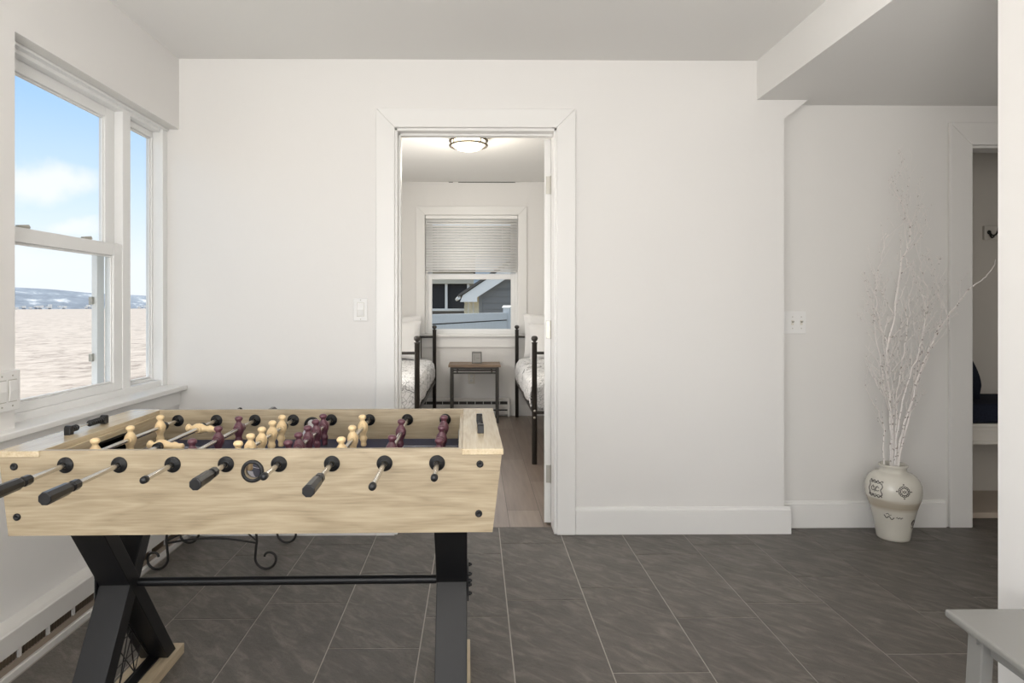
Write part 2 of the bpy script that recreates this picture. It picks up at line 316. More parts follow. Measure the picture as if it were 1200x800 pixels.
# water, with its beige glare painted into the base colour
m = bpy.data.materials.new('sea_water'); m.use_nodes = True; n, l, b = nodes_of(m)
t = n.new('ShaderNodeTexCoord'); mp_ = n.new('ShaderNodeMapping'); mp_.inputs['Scale'].default_value = (.55, .35, 1); l.new(t.outputs['Object'], mp_.inputs[0])
a = n.new('ShaderNodeTexNoise'); a.inputs['Scale'].default_value = 1.8; a.inputs['Detail'].default_value = 9; a.inputs['Roughness'].default_value = .7; a.inputs['Distortion'].default_value = .6; l.new(mp_.outputs[0], a.inputs['Vector'])
r = ramp(n, ((.36, (.22, .17, .135)), (.46, (.42, .35, .295)), (.56, (.52, .445, .385)))); l.new(a.outputs['Fac'], r.inputs[0]); l.new(r.outputs[0], b.inputs['Base Color'])
b.inputs['Roughness'].default_value = .5; b.inputs['Specular IOR Level'].default_value = .2
bp = n.new('ShaderNodeBump'); bp.inputs['Strength'].default_value = .4; bp.inputs['Distance'].default_value = .1; l.new(a.outputs['Fac'], bp.inputs['Height']); l.new(bp.outputs[0], b.inputs['Normal'])
M['water'] = m
# far wooded shore with snow and houses
m = bpy.data.materials.new('far_shore'); m.use_nodes = True; n, l, b = nodes_of(m)
t = n.new('ShaderNodeTexCoord'); mp_ = n.new('ShaderNodeMapping'); mp_.inputs['Scale'].default_value = (.02, .02, .16); l.new(t.outputs['Object'], mp_.inputs[0])
a = n.new('ShaderNodeTexNoise'); a.inputs['Scale'].default_value = 1.0; a.inputs['Detail'].default_value = 9; a.inputs['Roughness'].default_value = .7; l.new(mp_.outputs[0], a.inputs['Vector'])
r = ramp(n, ((.35, (.17, .20, .25)), (.56, (.26, .30, .36)), (.66, (.66, .68, .72)))); l.new(a.outputs['Fac'], r.inputs[0]); l.new(r.outputs[0], b.inputs['Base Color']); b.inputs['Roughness'].default_value = 1
M['shore'] = m

# ================================================================== THE SETTING
XL = -1.49; YB = 3.225; ZC = 2.396; XE = 1.567; YA = 3.31
# floor: grout bed with slate tiles
tile = MB(); tcol = []; rnd = random.Random(4)
joints = {-5: 2.9, -4: 2.352, -3: 2.478, -2: 2.145, -1: 2.358, 0: 2.489, 1: 2.597, 2: 2.344, 3: 2.46, 4: 2.697, 5: 2.984, 6: 2.502, 7: 2.8, 8: 2.6, 9: 2.4, 10: 2.2}
TL = .604; G = .0022; GY = .0032
for c, j0 in joints.items():
    x0 = .122+.309*c+G; x1 = .122+.309*(c+1)-G
    y = j0+.008-TL*9
    while y < 3.5:
        a0 = max(y+GY, -3.0); b0 = min(y+TL-GY, 3.52 if x0 > 1.5 else 3.3265)
        if b0-a0 > .01:
            tile.box(max(x0, XL), min(x1, 3.5), a0, b0, -.012, 0); cc = (rnd.random(), rnd.random(), rnd.random(), 1)
            tcol += [cc]*6
        y += TL
fl = tile.build('floor', M['slate'])
at2 = fl.data.color_attributes.new('tile', 'FLOAT_COLOR', 'CORNER')
i = 0
for p in fl.data.polygons:
    for li in p.loop_indices: at2.data[li].color = tcol[p.index]
fl.data.materials.append(M['grout'])
struct(fl)
struct(MB().box(-1.75, 3.7, -3.2, 3.325, -.10, -.0022).box(1.9, 3.7, 3.325, 3.9, -.10, -.0022).build('floor_grout', M['grout']))
struct(MB().box(-1.56, 1.85, 3.328, 6.95, -.10, 0).build('floor_bedroom', M['plank']))
# ceilings
struct(MB().box(-1.75, 1.429, -3.2, 3.34, ZC, ZC+.1).build('ceiling', M['ceil']))
struct(MB().box(1.429, 3.7, -3.2, 3.34, 2.198, 2.5).build('ceiling_alcove', M['ceil']))
struct(MB().box(-1.56, 1.85, 3.34, 6.95, 2.46, 2.56).build('ceiling_bedroom', M['ceil']))
struct(MB().box(2.45, 3.7, 3.34, 4.0, 2.3, 2.4).build('ceiling_closet', M['closet']))
# left wall with the window recess running up to the back wall, and a nearer window
WZ0, WZ1 = .735, 2.04
wl = MB()
wl.box(XL-.20, XL, -3.2, YB, -.1, WZ0).box(XL-.20, XL, -3.2, YB, WZ1, ZC)
wl.box(XL-.20, XL, .7, 2.08, WZ0, WZ1).box(XL-.20, XL, -3.2, -1.75, WZ0, WZ1)
struct(wl.build('wall_left', M['wall']))
# back wall with doorway
DX0, DX1, DZ = -.405, .410, 2.05
wb = MB()
wb.box(XL-.085, DX0, YB, YB+.11, -.1, 2.5).box(DX1, XE, YB, YB+.11, -.1, 2.5).box(DX0, DX1, YB, YB+.11, DZ, 2.5)
struct(wb.build('wall_back', M['wall']))
# angled bracket at the wall's end under the soffit
struct(MB().prism([(XE-.001, 2.10), (XE-.001, 2.198), (1.690, 2.198)], 'y', YB, YB+.085).build('trim_1', M['wall']))
# alcove wall with closet doorway
CX0, CX1, CZ = 2.585, 3.35, 1.99
wa = MB()
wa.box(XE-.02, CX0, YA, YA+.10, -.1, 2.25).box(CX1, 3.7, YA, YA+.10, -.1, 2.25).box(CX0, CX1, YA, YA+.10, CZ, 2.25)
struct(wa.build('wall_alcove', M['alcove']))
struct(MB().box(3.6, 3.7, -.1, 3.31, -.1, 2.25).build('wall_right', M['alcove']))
struct(MB().box(1.413, 1.53, -3.2, 1.712, -.1, 2.198).build('wall_partition', M['wall']))
struct(MB().box(1.53, 3.6, -.1, 0, -.1, 2.25).build('wall_alcove_front', M['alcove']))
# rear wall with a broad window
wr = MB()
wr.box(-1.7, -1.6, -3.2, -3.0, -.1, 2.4).box(1.2, 1.413, -3.2, -3.0, -.1, 2.4).box(-1.6, 1.2, -3.2, -3.0, -.1, .45).box(-1.6, 1.2, -3.2, -3.0, 2.25, 2.4)
struct(wr.build('wall_rear', M['wall']))
# closet
struct(MB().box(2.45, 2.50, YA+.10, 3.86, -.1, 2.3).build('wall_closet_left', M['closet']))
cl = MB(); cl.box(2.45, 3.7, 3.86, 3.95, -.1, 2.3)
struct(cl.build('wall_closet_back', M['closet']))
cg = MB()
for x in (2.60, 2.80, 3.0, 3.20, 3.40): cg.box(x-.003, x+.004, 3.856, 3.8615, .62, 1.80)
struct(cg.build('trim_2', M['closet']))
struct(MB().box(3.5, 3.6, YA+.10, 3.86, -.1, 2.3).build('wall_closet_right', M['closet']))
# bedroom walls
BWX0, BWX1, BWZ0, BWZ1 = -.53, .449, .86, 2.111; YW = 6.72
wk = MB(); wk.box(-1.56, BWX0, YW, YW+.14, -.1, 2.5).box(BWX1, 1.85, YW, YW+.14, -.1, 2.5).box(BWX0, BWX1, YW, YW+.14, -.1, BWZ0).box(BWX0, BWX1, YW, YW+.14, BWZ1, 2.5)
struct(wk.build('wall_bedroom_back', M['wall']))
gr = MB()
for k in range(-7, 8):
    x = .02+k*.2
    if BWX0-.12 < x < BWX1+.12: gr.box(x-.002, x+.002, YW-.0015, YW+.001, .12, .70)
    else: gr.box(x-.002, x+.002, YW-.0015, YW+.001, .12, 2.46)
gr.box(-1.43, 1.7, YW-.006, YW+.001, 2.435, 2.46)
struct(gr.build('trim_3', M['wall']))
struct(MB().box(-.18, .42, YW-.0065, YW-.005, 2.452, 2.4595).box(-.28, -.235, YW-.0065, YW-.005, 2.453, 2.4595).build('trim_4', M['slot']))
struct(MB().box(-1.56, -1.43, 3.337, 6.8, -.1, 2.5).build('wall_bedroom_left', M['wall']))
struct(MB().box(1.70, 1.85, 3.40, 6.8, -.1, 2.5).build('wall_bedroom_right', M['wall']))
struct(MB().box(-1.43, 1.70, YW-.014, YW, 0, .12).build('baseboard_bedroom', M['trim'], bevel=.003))
# baseboards
def board(m, x0, x1, y, h=.122, t=.016):
    m.box(x0, x1, y-t, y+.002, 0, h)
    m.prism([(y-t*.55, h), (y+.002, h), (y+.002, h+.014), (y-t*.25, h+.014), (y-t*.3, h+.004)], 'x', x0, x1)
bb = MB(); board(bb, .506, 1.597, YB); bb.box(XE+.001, 1.5965, YB+.0025, YB+.085, 0, .1215)
struct(bb.build('baseboard_back', M['trim'], bevel=.0025))
bb = MB(); board(bb, XL, -.501, YB); struct(bb.build('baseboard_back_left', M['trim'], bevel=.0025))
bb = MB(); board(bb, 1.60, 2.452, YA, .125, .014); struct(bb.build('baseboard_alcove', M['trim'], bevel=.0025))
struct(MB().box(3.585, 3.6, 0.02, 3.29, 0, .12).build('baseboard_right', M['trim'], bevel=.002))
# doorway casing with mitred corners and jamb lining
def casing(name, x0, x1, z1, w_, y, t, z0=0, material=None, bottom=None, mirror=1):
    m = MB()
    def strip(q):     # a mitred frame made of prisms in the xz plane
        pass
    m.prism([(x0-w_, z0), (x0, z0), (x0, z1), (x0-w_, z1+w_)], 'y', y-t, y)
    m.prism([(x1, z0), (x1+w_, z0), (x1+w_, z1+w_), (x1, z1)], 'y', y-t, y)
    m.prism([(x0, z1), (x1, z1), (x1+w_, z1+w_), (x0-w_, z1+w_)], 'y', y-t, y)
    if bottom: m.box(x0-w_, x1+w_, y-t, y, z0-bottom, z0)
    return m
cs = casing('c', DX0-.0, DX1+.0, DZ, .095, YB, .020)
struct(cs.build('trim_5', M['trim'], bevel=.004))
jm = MB(); jm.box(DX0-.002, DX0+.012, YB-.004, YB+.13, 0, DZ).box(DX1-.012, DX1+.002, YB-.004, YB+.13, 0, DZ).box(DX0, DX1, YB-.004, YB+.13, DZ-.014, DZ)
jm.box(DX0+.012, DX0+.024, YB+.045, YB+.085, 0, DZ-.014).box(DX0+.012, DX1-.012, YB+.045, YB+.085, DZ-.026, DZ-.014)
struct(jm.build('trim_6', M['trim'], bevel=.002))
struct(casing('c', DX0, DX1, DZ, .09, YB+.11+.018, .018).build('trim_7', M['trim'], bevel=.003))
# closet casing
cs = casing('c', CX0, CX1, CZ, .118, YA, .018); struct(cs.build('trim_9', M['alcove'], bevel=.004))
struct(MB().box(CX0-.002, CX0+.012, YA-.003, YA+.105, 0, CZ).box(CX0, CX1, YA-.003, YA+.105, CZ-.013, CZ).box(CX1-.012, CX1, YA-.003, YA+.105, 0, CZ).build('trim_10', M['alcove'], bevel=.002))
# open bedroom door, hinged on the right jamb and swung into the bedroom
door = struct(MB().box(.362, .398, YB+.13, YB+.13+.78, .012, 2.03).build('door_1', M['trim'], bevel=.003))
dn = MB().cyl((.398, YB+.84, .95), (.440, YB+.84, .95), .011).lathe([(0, 0), (.022, .002), (.027, .02), (.022, .036), (0, .042)], (.428, YB+.84, .95), (1, 0, 0))
dn.build('door_knob', M['nickel'], door)
for z in (1.15+142*3.36/F, 1.15-27*3.36/F, 1.15-196*3.36/F):
    hb = MB(); hb.box(.372, .396, YB+.1265, YB+.1305, z-.046, z+.046)
    hb.cyl((.400, YB+.124, z-.048), (.400, YB+.124, z+.048), .0065, n=12)
    for dz in (-.03, 0, .03): hb.cyl((.383, YB+.1267, z+dz), (.383, YB+.1252, z+dz), .0035, n=10)
    hb.build('hinge', M['hinge'], door, bevel=.0006)
piv = Vector((.400, YB+.128, 0)); rot = Matrix.Translation(piv) @ Matrix.Rotation(R(-7.5), 4, 'Z') @ Matrix.Translation(-piv)
door.matrix_basis = rot
# ---------------------------------------------------------------- left windows (over the water)
YJ0, YM0, YM1, YJ1 = 2.08, 2.84, 2.905, 3.177
XF = -1.56; XO = -1.68
wn = MB()   # frame: jambs, head, sill, mullion
wn.box(XO, XF, YJ0, YJ0+.03, .757, WZ1-.001).box(-1.632, XF+.012, YJ1, YB-.001, .757, WZ1-.001).box(-1.640, XF, YM0, YM1, .757, WZ1-.001)
wn.box(-1.655, XF-.001, YJ0, YB-.001, 2.012, WZ1-.0005).box(XO, XF+.003, YJ0, YB-.001, .74, .786)
wn.box(XF-.004, XF+.02, YJ0+.001, YB-.002, 2.028, WZ1-.0008)
w1 = struct(wn.build('window_1', M['vinyl'], bevel=.003))
def sash(parent, xa, xb, y0, y1, z0, z1, st, tr_, br, name='sash'):
    s = MB(); s.box(xa, xb, y0, y0+st, z0, z1).box(xa, xb, y1-st, y1, z0, z1).box(xa, xb, y0+st, y1-st, z1-tr_, z1).box(xa, xb, y0+st, y1-st, z0, z0+br)
    q = .008; iy0, iy1, iz0, iz1 = y0+st, y1-st, z0+br, z1-tr_   # glazing bead
    s.box(xa+.008, xb-.008, iy0, iy0+q, iz0, iz1).box(xa+.008, xb-.008, iy1-q, iy1, iz0, iz1).box(xa+.008, xb-.008, iy0+q, iy1-q, iz0, iz0+q).box(xa+.008, xb-.008, iy0+q, iy1-q, iz1-q, iz1)
    so = s.build(name, M['vinyl'], parent, bevel=.0025)
    xm = (xa+xb)/2
    MB().box(xm-.002, xm+.002, iy0+.002, iy1-.002, iz0+.002, iz1-.002).build('pane', M['glass'], so)
    return so
sash(w1, -1.625, -1.596, YJ0+.03, YM0-.001, 1.375, 2.012, .070, .044, .045)
s1 = sash(w1, -1.592, -1.562, YJ0+.03, YM0-.001, .786, 1.422, .066, .052, .034)
for y in (2.245, 2.61):
    MB().box(-1.600, -1.575, y-.028, y+.028, 1.421, 1.427).prism([(y-.03, 1.427), (y+.03, 1.427), (y+.02, 1.438), (y-.03, 1.431)], 'x', -1.585, -1.572).build('sash_lock', M['hinge'], s1, bevel=.001)
for z in (1.175, .93):
    MB().box(-1.662, -1.648, YM0-.082, YM0-.062, z-.017, z+.017).build('screen_latch', M['hinge'], w1, bevel=.002)
MB().box(-1.665, -1.641, YM0-.055, YM0-.001, .786, 1.39).build('screen_frame', M['vinyl'], w1, bevel=.002)
sash(w1, -1.625, -1.596, YM1, YJ1, .786, 2.012, .012, .03, .012)
# second, nearer window in the left wall (only its light reaches the picture)
wn = MB(); wn.box(XO, XF, -1.75, -1.69, WZ0, WZ1).box(XO, XF, .64, .70, WZ0, WZ1).box(XO, XF, -.55, -.49, WZ0, WZ1).box(XO, XF, -1.75, .7, WZ1-.06, WZ1).box(XO, XF, -1.75, .7, WZ0, WZ0+.06)
struct(wn.build('window_2', M['vinyl'], bevel=.003))
# sill board and apron
struct(MB().box(XF-.02, -1.446, 1.2, YB-.002, .733, .757).build('trim_11', M['trim'], bevel=.005, seg=3))
struct(MB().box(XL, XL+.012, 1.2, YB-.002, .66, .733).build('trim_12', M['trim'], bevel=.003))
# rear window frame
wn = MB()
for x in (-1.6, -.70, .26, 1.14): wn.box(x, x+.06, -3.13, -3.06, .45, 2.25)
wn.box(-1.6, 1.2, -3.13, -3.06, .45, .51).box(-1.6, 1.2, -3.13, -3.06, 2.19, 2.25)
struct(wn.build('window_4', M['vinyl'], bevel=.003))
# ---------------------------------------------------------------- bedroom window
struct(casing('c', BWX0, BWX1, BWZ1, .092, YW, .018, z0=.86).build('trim_13', M['trim'], bevel=.003))
struct(MB().box(BWX0-.13, BWX1+.05, YW-.05, YW+.03, .832, .858).build('trim_14', M['trim'], bevel=.004))
struct(MB().box(BWX0-.10, BWX1+.10, YW-.016, YW, .72, .832).build('trim_15', M['trim'], bevel=.003))
wf = MB(); y0, y1 = YW+.03, YW+.13
wf.box(BWX0, BWX0+.028, y0, y1, BWZ0, BWZ1).box(BWX1-.028, BWX1, y0, y1, BWZ0, BWZ1).box(BWX0, BWX1, y0, y1, BWZ1-.03, BWZ1).box(BWX0, BWX1, y0, y1, BWZ0-.001, .875)
w2 = struct(wf.build('window_3', M['vinyl'], bevel=.002))
def sash_y(parent, ya, yb, x0, x1, z0, z1, st, tr_, br):
    s = MB(); s.box(x0, x0+st, ya, yb, z0, z1).box(x1-st, x1, ya, yb, z0, z1).box(x0+st, x1-st, ya, yb, z1-tr_, z1).box(x0+st, x1-st, ya, yb, z0, z0+br)
    so = s.build('sash', M['vinyl'], parent, bevel=.002); ym = (ya+yb)/2
    MB().box(x0+st-.002, x1-st+.002, ym-.002, ym+.002, z0+br-.002, z1-tr_+.002).build('pane', M['glass'], so)
sash_y(w2, YW+.045, YW+.075, BWX0+.028, BWX1-.028, .875, 1.492, .044, .055, .036)
sash_y(w2, YW+.085, YW+.115, BWX0+.028, BWX1-.028, 1.45, BWZ1-.03, .044, .04, .05)

# ================================================================== FOOSBALL TABLE
T = thing('foosball_table', 'light oak foosball table on black crossed legs with tan and maroon players', 'game table', (-.549, 1.876, 0), .014)
hole = lambda y: MB().cyl((0, y-.03, .7475), (0, y+.03, .7475), .0195, n=32)
pts = [(-.587, .594), (.587, .594), (.610, .785), (.512, .785), (.512, .80), (-.512, .80), (-.512, .785), (-.610, .785)]
RX = [(-3.5+i)*.1287 for i in range(8)]
for ya, yb in ((-.31, -.295), (.295, .31)):
    p = MB().prism(pts, 'y', ya, yb).build('side_panel', M['oak']); cut(p, [hole((ya+yb)/2)]); p.parent = T
    p.data.materials.clear(); p.data.materials.append(M['oak'])
    s = -1 if ya < 0 else 1
    for yy, d in ((ya, -1), (yb, 1)):      # bushings and ring on both faces
        rg = MB().lathe([(.0195, -.002), (.0195, .004), (.022, .005), (.027, .004), (.028, 0), (.028, -.001)], (0, yy, .7475), (0, d, 0), 40)
        rg.build('ball_port_ring', M['black_plastic'], T)
        if (s*d) > 0 or d*s < 0:
            for x in RX:
                MB().lathe([(.0195, 0), (.0195, .002), (.0178, .0042), (.011, .005), (.0105, .009), (.0075, .0095), (.0072, .006)], (x, yy, .765), (0, d, 0), 32).build('rod_bushing', M['black_plastic'], T)
    for x, z in ((-.573, .762), (.556, .762), (-.566, .640), (.553, .640)):
        yy = ya if s < 0 else yb
        MB().lathe([(.0088, 0), (.0088, .0025), (.006, .0042), (.004, .0042), (.0038, .0025), (0, .0025)], (x, yy, z), (0, s, 0), 20).build('bolt', M['black_plastic'], T)
for s in (-1, 1):
    cap = MB().box(min(s*.512, s*.614), max(s*.512, s*.614), -.314, .314, .785, .80).build('end_cap', M['oak_y'], T, bevel=.0015)
    MB().prism([(s*.588, .785), (s*.603, .785), (s*.581, .594), (s*.566, .594)], 'y', -.295, .295).build('end_panel', M['oak_y'], T)
    iw = MB().box(min(s*.502, s*.516), max(s*.502, s*.516), -.295, .295, .60, .785).build('inner_end_wall', M['oak_y'])
    gp = [(-.09, .70), (.09, .70), (.09, .752), (.08, .765), (-.08, .765), (-.09, .752)]
    cut(iw, [MB().prism(gp, 'x', min(s*.49, s*.53), max(s*.49, s*.53))]); iw.parent = T
    gb = MB(); x0 = s*.517; x1 = s*.575
    gb.box(min(x1, x1+s*.004), max(x1, x1+s*.004), -.1, .1, .68, .775).box(min(x0, x1), max(x0, x1), -.1, .1, .772, .775).box(min(x0, x1), max(x0, x1), -.104, -.1, .68, .775).box(min(x0, x1), max(x0, x1), .1, .104, .68, .775).box(min(x0, x1), max(x0, x1), -.1, .1, .678, .682)
    # rim of the goal mouth
    xr0, xr1 = sorted((s*.499, s*.503))
    gb.prism([(-.096, .70), (-.09, .70), (-.09, .752), (-.096, .754)], 'x', xr0, xr1).prism([(.096, .70), (.09, .70), (.09, .752), (.096, .754)], 'x', xr0, xr1).prism([(-.09, .752), (-.08, .765), (.08, .765), (.09, .752), (.096, .754), (.083, .771), (-.083, .771), (-.096, .754)], 'x', xr0, xr1)
    gb.build('goal_pocket', M['black_plastic'], T)
MB().box(-.502, .502, -.295, .295, .692, .70).build('playing_field', M['navy'], T)
zz = .7006
def ring(m, cx, cy, r0, r1, a0=0, a1=360, n=48):
    v = []; 
    for i in range(n+1):
        a = R(a0+(a1-a0)*i/n); v += [(cx+r0*math.cos(a), cy+r0*math.sin(a), zz), (cx+r1*math.cos(a), cy+r1*math.sin(a), zz)]
    m.add(v, [(2*i, 2*i+1, 2*i+3, 2*i+2) for i in range(n)])
fm = MB(); ring(fm, 0, 0, .108, .112); fm.build('field_marking', M['fieldwhite'], T)
for s in (-1, 1):
    x0 = s*.50; x1 = s*.32
    a, b_ = sorted((x0, x1))
    MB().box(a, b_, .176, .180, .7001, zz).box(a, b_, -.180, -.176, .7001, zz).box(min(x1, x1-s*.004), max(x1, x1-s*.004), -.1799, .1799, .7001, zz).build('field_marking', M['fieldwhite'], T)
MB().box(-.566, .566, -.295, .295, .594, .606).build('bottom_board', M['oak'], T)
for s in (-1, 1):     # pale ball chutes behind the two side ports
    ch = MB(); n_ = 14
    v = []
    for j in range(4):
        y = s*(.294-.016*j); zc = .7475-.005*j
        for k in range(n_+1):
            a = R(185+170*k/n_); v.append((.0205*math.cos(a), y, zc+.0215*math.sin(a)))
    ch.add(v, [(j*(n_+1)+k, j*(n_+1)+k+1, (j+1)*(n_+1)+k+1, (j+1)*(n_+1)+k) for j in range(3) for k in range(n_)], True)
    co = ch.build('ball_chute', M['fieldwhite'], T); md = co.modifiers.new('s', 'SOLIDIFY'); md.thickness = .0015
# --- players
def player_mb(x, y, ang):
    # pawn-like figure; local up rotated by ang about the rod
    prof = [(0, .0405), (.006, .040), (.0098, .037), (.0112, .033), (.0105, .029), (.0070, .025), (.0068, .021), (.0095, .017), (.0135, .010), (.0150, .002), (.0140, -.008), (.0108, -.016), (.0088, -.022), (.0088, -.027), (.0112, -.033), (.0105, -.039), (.0078, -.044), (.0080, -.049), (.0085, -.056), (.0062, -.060), (0, -.061)]
    m = MB(); up = Vector((math.sin(ang), 0, math.cos(ang)))
    c = Vector((x, y, .765)); d = up; u = Vector((math.cos(ang), 0, -math.sin(ang))); w_ = Vector((0, 1, 0)); n_ = 24
    v = []
    for r, h in prof:
        k = .92; r *= 1.10
        for q in range(n_):
            t = 2*math.pi*q/n_; v.append(c+d*h+(u*math.cos(t)*r+w_*math.sin(t)*r*k))
    m.add(v, [(i*n_+q, i*n_+(q+1) % n_, (i+1)*n_+(q+1) % n_, (i+1)*n_+q) for i in range(len(prof)-1) for q in range(n_)], True)
    m.cyl(c-w_*.015, c+w_*.015, .0118, n=24)      # hub around the rod
    return m
# rod: (front end y, back end y, handle at front?, colour, list of player y, angle)
cy = 1.876
def ly(z, x): return z-x*.0097-cy+.0
rods = [
 (1.318, 2.33, True, 'tan', (1.68, 1.855, 2.036), 0),
 (1.281, 2.395, True, 'tan', (1.775, 2.02), -1.50),
 (1.412, 2.375, False, 'maroon', (1.67, 1.845, 2.01), 0),
 (1.381, 2.32, True, 'tan', (1.640, 1.735, 1.83, 1.93, 2.03), .04),
 (1.436, 2.315, False, 'maroon', (1.648, 1.75, 1.851, 1.95, 2.05), -.06),
 (1.327, 2.31, True, 'tan', (1.687, 1.85, 2.03), -.05),
 (1.352, 2.27, False, 'maroon', (1.71, 1.95), .06),
 (1.42, 2.27, False, 'maroon', (1.67, 1.845, 2.02), .04)]
def handle(parent, x, yend, d):
    # octagonal grip: d=-1 grips the front end. yend is the outer end
    m = MB(); n_ = 8
    prof = [(0, 0), (.0128, 0), (.0142, .002), (.0142, .010), (.0135, .074), (.0118, .078), (.0092, .083), (.0088, .086), (.0120, .090), (.0120, .108), (.0095, .113), (.0072, .114)]
    v = []
    for r, h in prof:
        for q in range(n_):
            t = 2*math.pi*(q+.5)/n_; v.append((x+r*math.cos(t), yend-d*h, .765+r*math.sin(t)))
    fs = [(i*n_+q, i*n_+(q+1) % n_, (i+1)*n_+(q+1) % n_, (i+1)*n_+q) for i in range(len(prof)-1) for q in range(n_)]
    if d < 0: fs = [f[::-1] for f in fs]
    m.add(v, fs)
    m.build('handle', M['handle'], parent, bevel=.0007)
for i, (zf, zb, hf, colr, ps, ang) in enumerate(rods):
    x = RX[i]; yf = ly(zf, x-.55); yb = ly(zb, x-.55)
    rod = MB().cyl((x, yf+.004, .765), (x, yb-.004, .765), .0062, n=20).build('rod', M['chrome'], T)
    for pz in ps:
        py = ly(pz, x-.55)
        po = player_mb(x, py, ang); po.build('player', M[colr], rod)
    if i in (0, 1, 6): bump = [ly(ps[0], x-.55)-.024, ly(ps[-1], x-.55)+.024]
    else: bump = [ly(ps[-1], x-.55)+.022]
    for byy in bump:
        MB().cyl((x, byy-.008, .765), (x, byy+.008, .765), .0125, n=24).build('bumper', M['black_plastic'] if colr == 'tan' else M['maroon'], rod, bevel=.002)
    fe, be = (yf, -1), (yb, 1)
    hnd = fe if hf else be; cp = be if hf else fe
    handle(rod, x, hnd[0], hnd[1])
    MB().lathe([(0, .000), (.005, .0008), (.0078, .003), (.0084, .008), (.0084, .016), (.0066, .017)], (x, cp[0], .765), (0, -cp[1], 0), 20).build('end_cap', M['black_plastic'], rod)
# --- score counters on both end caps
for s in (-1, 1):
    x = s*.562
    sc0 = MB().cyl((x, -.115, .8135), (x, .055, .8135), .0025, n=12).build('score_counter', M['chrome'], T)
    for y in (-.115, .055):
        MB().prism([(y-.009, .80), (y+.009, .80), (y+.009, .820), (y+.005, .825), (y-.005, .825), (y-.009, .820)], 'x', x-.0088, x+.0088).build('counter_post', M['black_plastic'], sc0, bevel=.0015)
    nb = 3 if s < 0 else 0
    for k in range(10):
        y = -.102+k*.0092 if k < nb else .045-(9-k)*.0105
        MB().lathe([(.0027, -.0045), (.0075, -.0042), (.0092, -.001), (.0092, .001), (.0075, .0042), (.0027, .0045)], (x, y, .8135), (0, 1, 0), 18).build('score_bead', M['black_plastic'], sc0)
# --- legs
for s in (-1, 1):
    xc = -.469 if s < 0 else .481
    x0, x1 = xc-.044, xc+.044
    A = [(-.22, .594), (-.165, .594), (.224, .033), (.169, .033)]
    B = [(-.265, .033), (-.207, .033), (.139, .594), (.081, .594)]
    MB().prism(A, 'x', x0, x1).build('leg_beam', M['black_metal'], T, bevel=.002)
    MB().prism(B, 'x', x0+.0006, x1-.0006).build('leg_beam', M['black_metal'], T, bevel=.002)
    MB().box(xc-.054, xc+.054, -.30, .262, 0, .033).build('foot_board', M['oak_foot'], T, bevel=.0015)
    MB().box(xc-.022, xc+.016, -.207, .168, .033, .038).build('foot_plate', M['black_metal'], T)
    MB().box(xc-.05, xc+.05, -.24, .17, .588, .5945).build('top_plate', M['black_metal'], T)
    # wire lattice between the feet
    lt = MB(); xl = xc-.012
    Ap = Vector((xl, -.038, .305)); P0 = Vector((xl, -.195, .045)); P1 = Vector((xl, .160, .045))
    lt.tube([P0, P1], .003, 6).tube([P0, Ap], .003, 6).tube([P1, Ap], .003, 6)
    for k in range(1, 4):
        f = k/4
        lt.tube([P0.lerp(P1, f), P0.lerp(Ap, f)], .0017, 6); lt.tube([P0.lerp(P1, f), P1.lerp(Ap, 1-f)], .0017, 6); 
        lt.tube([P0.lerp(Ap, f), P1.lerp(Ap, f)], .0017, 6)
        lt.tube([P0.lerp(P1, f), Ap.lerp(P0, .45) if k < 2 else Ap.lerp(P1, .4)], .0019, 6)
    lt.build('wire_lattice', M['black_metal'], T)
    so = s*1
    bp_ = MB(); bx = xc+s*.044
    bp_.box(min(bx, bx+s*.004), max(bx, bx+s*.004), -.075, .03, .315, .395).build('joint_plate', M['black_metal'], T, bevel=.001)
    for yy, zz2 in ((-.055, .385), (-.03, .355), (-.045, .325), (.012, .385), (.012, .325)):
        MB().cyl((bx+s*.004, yy, zz2), (bx+s*.010, yy, zz2), .0065, n=6).cyl((bx+s*.010, yy, zz2), (bx+s*.014, yy, zz2), .0035, n=12).build('bolt', M['black_metal'], T)
MB().cyl((-.425, -.010, .352), (.437, -.010, .352), .0125, n=28).build('stretcher', M['black_metal'], T)

# ================================================================== IRON STAND behind the table
S = thing('iron_plant_stand', 'black wrought iron stand with scrolled feet behind the foosball table', 'stand', (-1.15, 2.95, 0))
def scroll_leg(sx, sy):
    x = sx*.165; y = sy*.155; o = Vector((sx, 0, 0)) if sy < 0 else Vector((sx, 0, 0))
    pts = [(x-sx*.0, y, .55), (x+sx*.005, y, .30), (x+sx*.030, y, .15), (x+sx*.028, y, .10)]
    # curl outwards
    cx_, cz = x+sx*.075, .052
    for k in range(15):
        a = R(150-k*26); rr = .052-.0016*k
        if k > 9: rr = .052-.0016*9-(k-9)*.005
        # start heading down, sweep under, curl up and in
        a = R(165+k*24); pts.append((cx_+sx*rr*math.cos(a)*1.0, y, max(cz+rr*math.sin(a), .0062)))
    out_ = []
    for i in range(len(pts)-1):   # Catmull-Rom smoothing
        p0, p1, p2, p3 = [Vector(pts[min(max(j, 0), len(pts)-1)]) for j in (i-1, i, i+1, i+2)]
        for q in range(4):
            t = q/4; out_.append(.5*((2*p1)+(-p0+p2)*t+(2*p0-5*p1+4*p2-p3)*t*t+(-p0+3*p1-3*p2+p3)*t**3))
    out_.append(Vector(pts[-1]))
    for p in out_: p.z = max(p.z, .0058)
    return MB().tube(out_, .0055, 8)
for sx in (-1, 1):
    for sy in (-1, 1): scroll_leg(sx, sy).build('leg', M['iron'], S)
for sy in (-1, 1):
    MB().tube([(-.198+.396*k/12, sy*.155, .118+.022*math.sin(math.pi*k/12)) for k in range(13)], .0045, 8).build('stretcher', M['iron'], S)
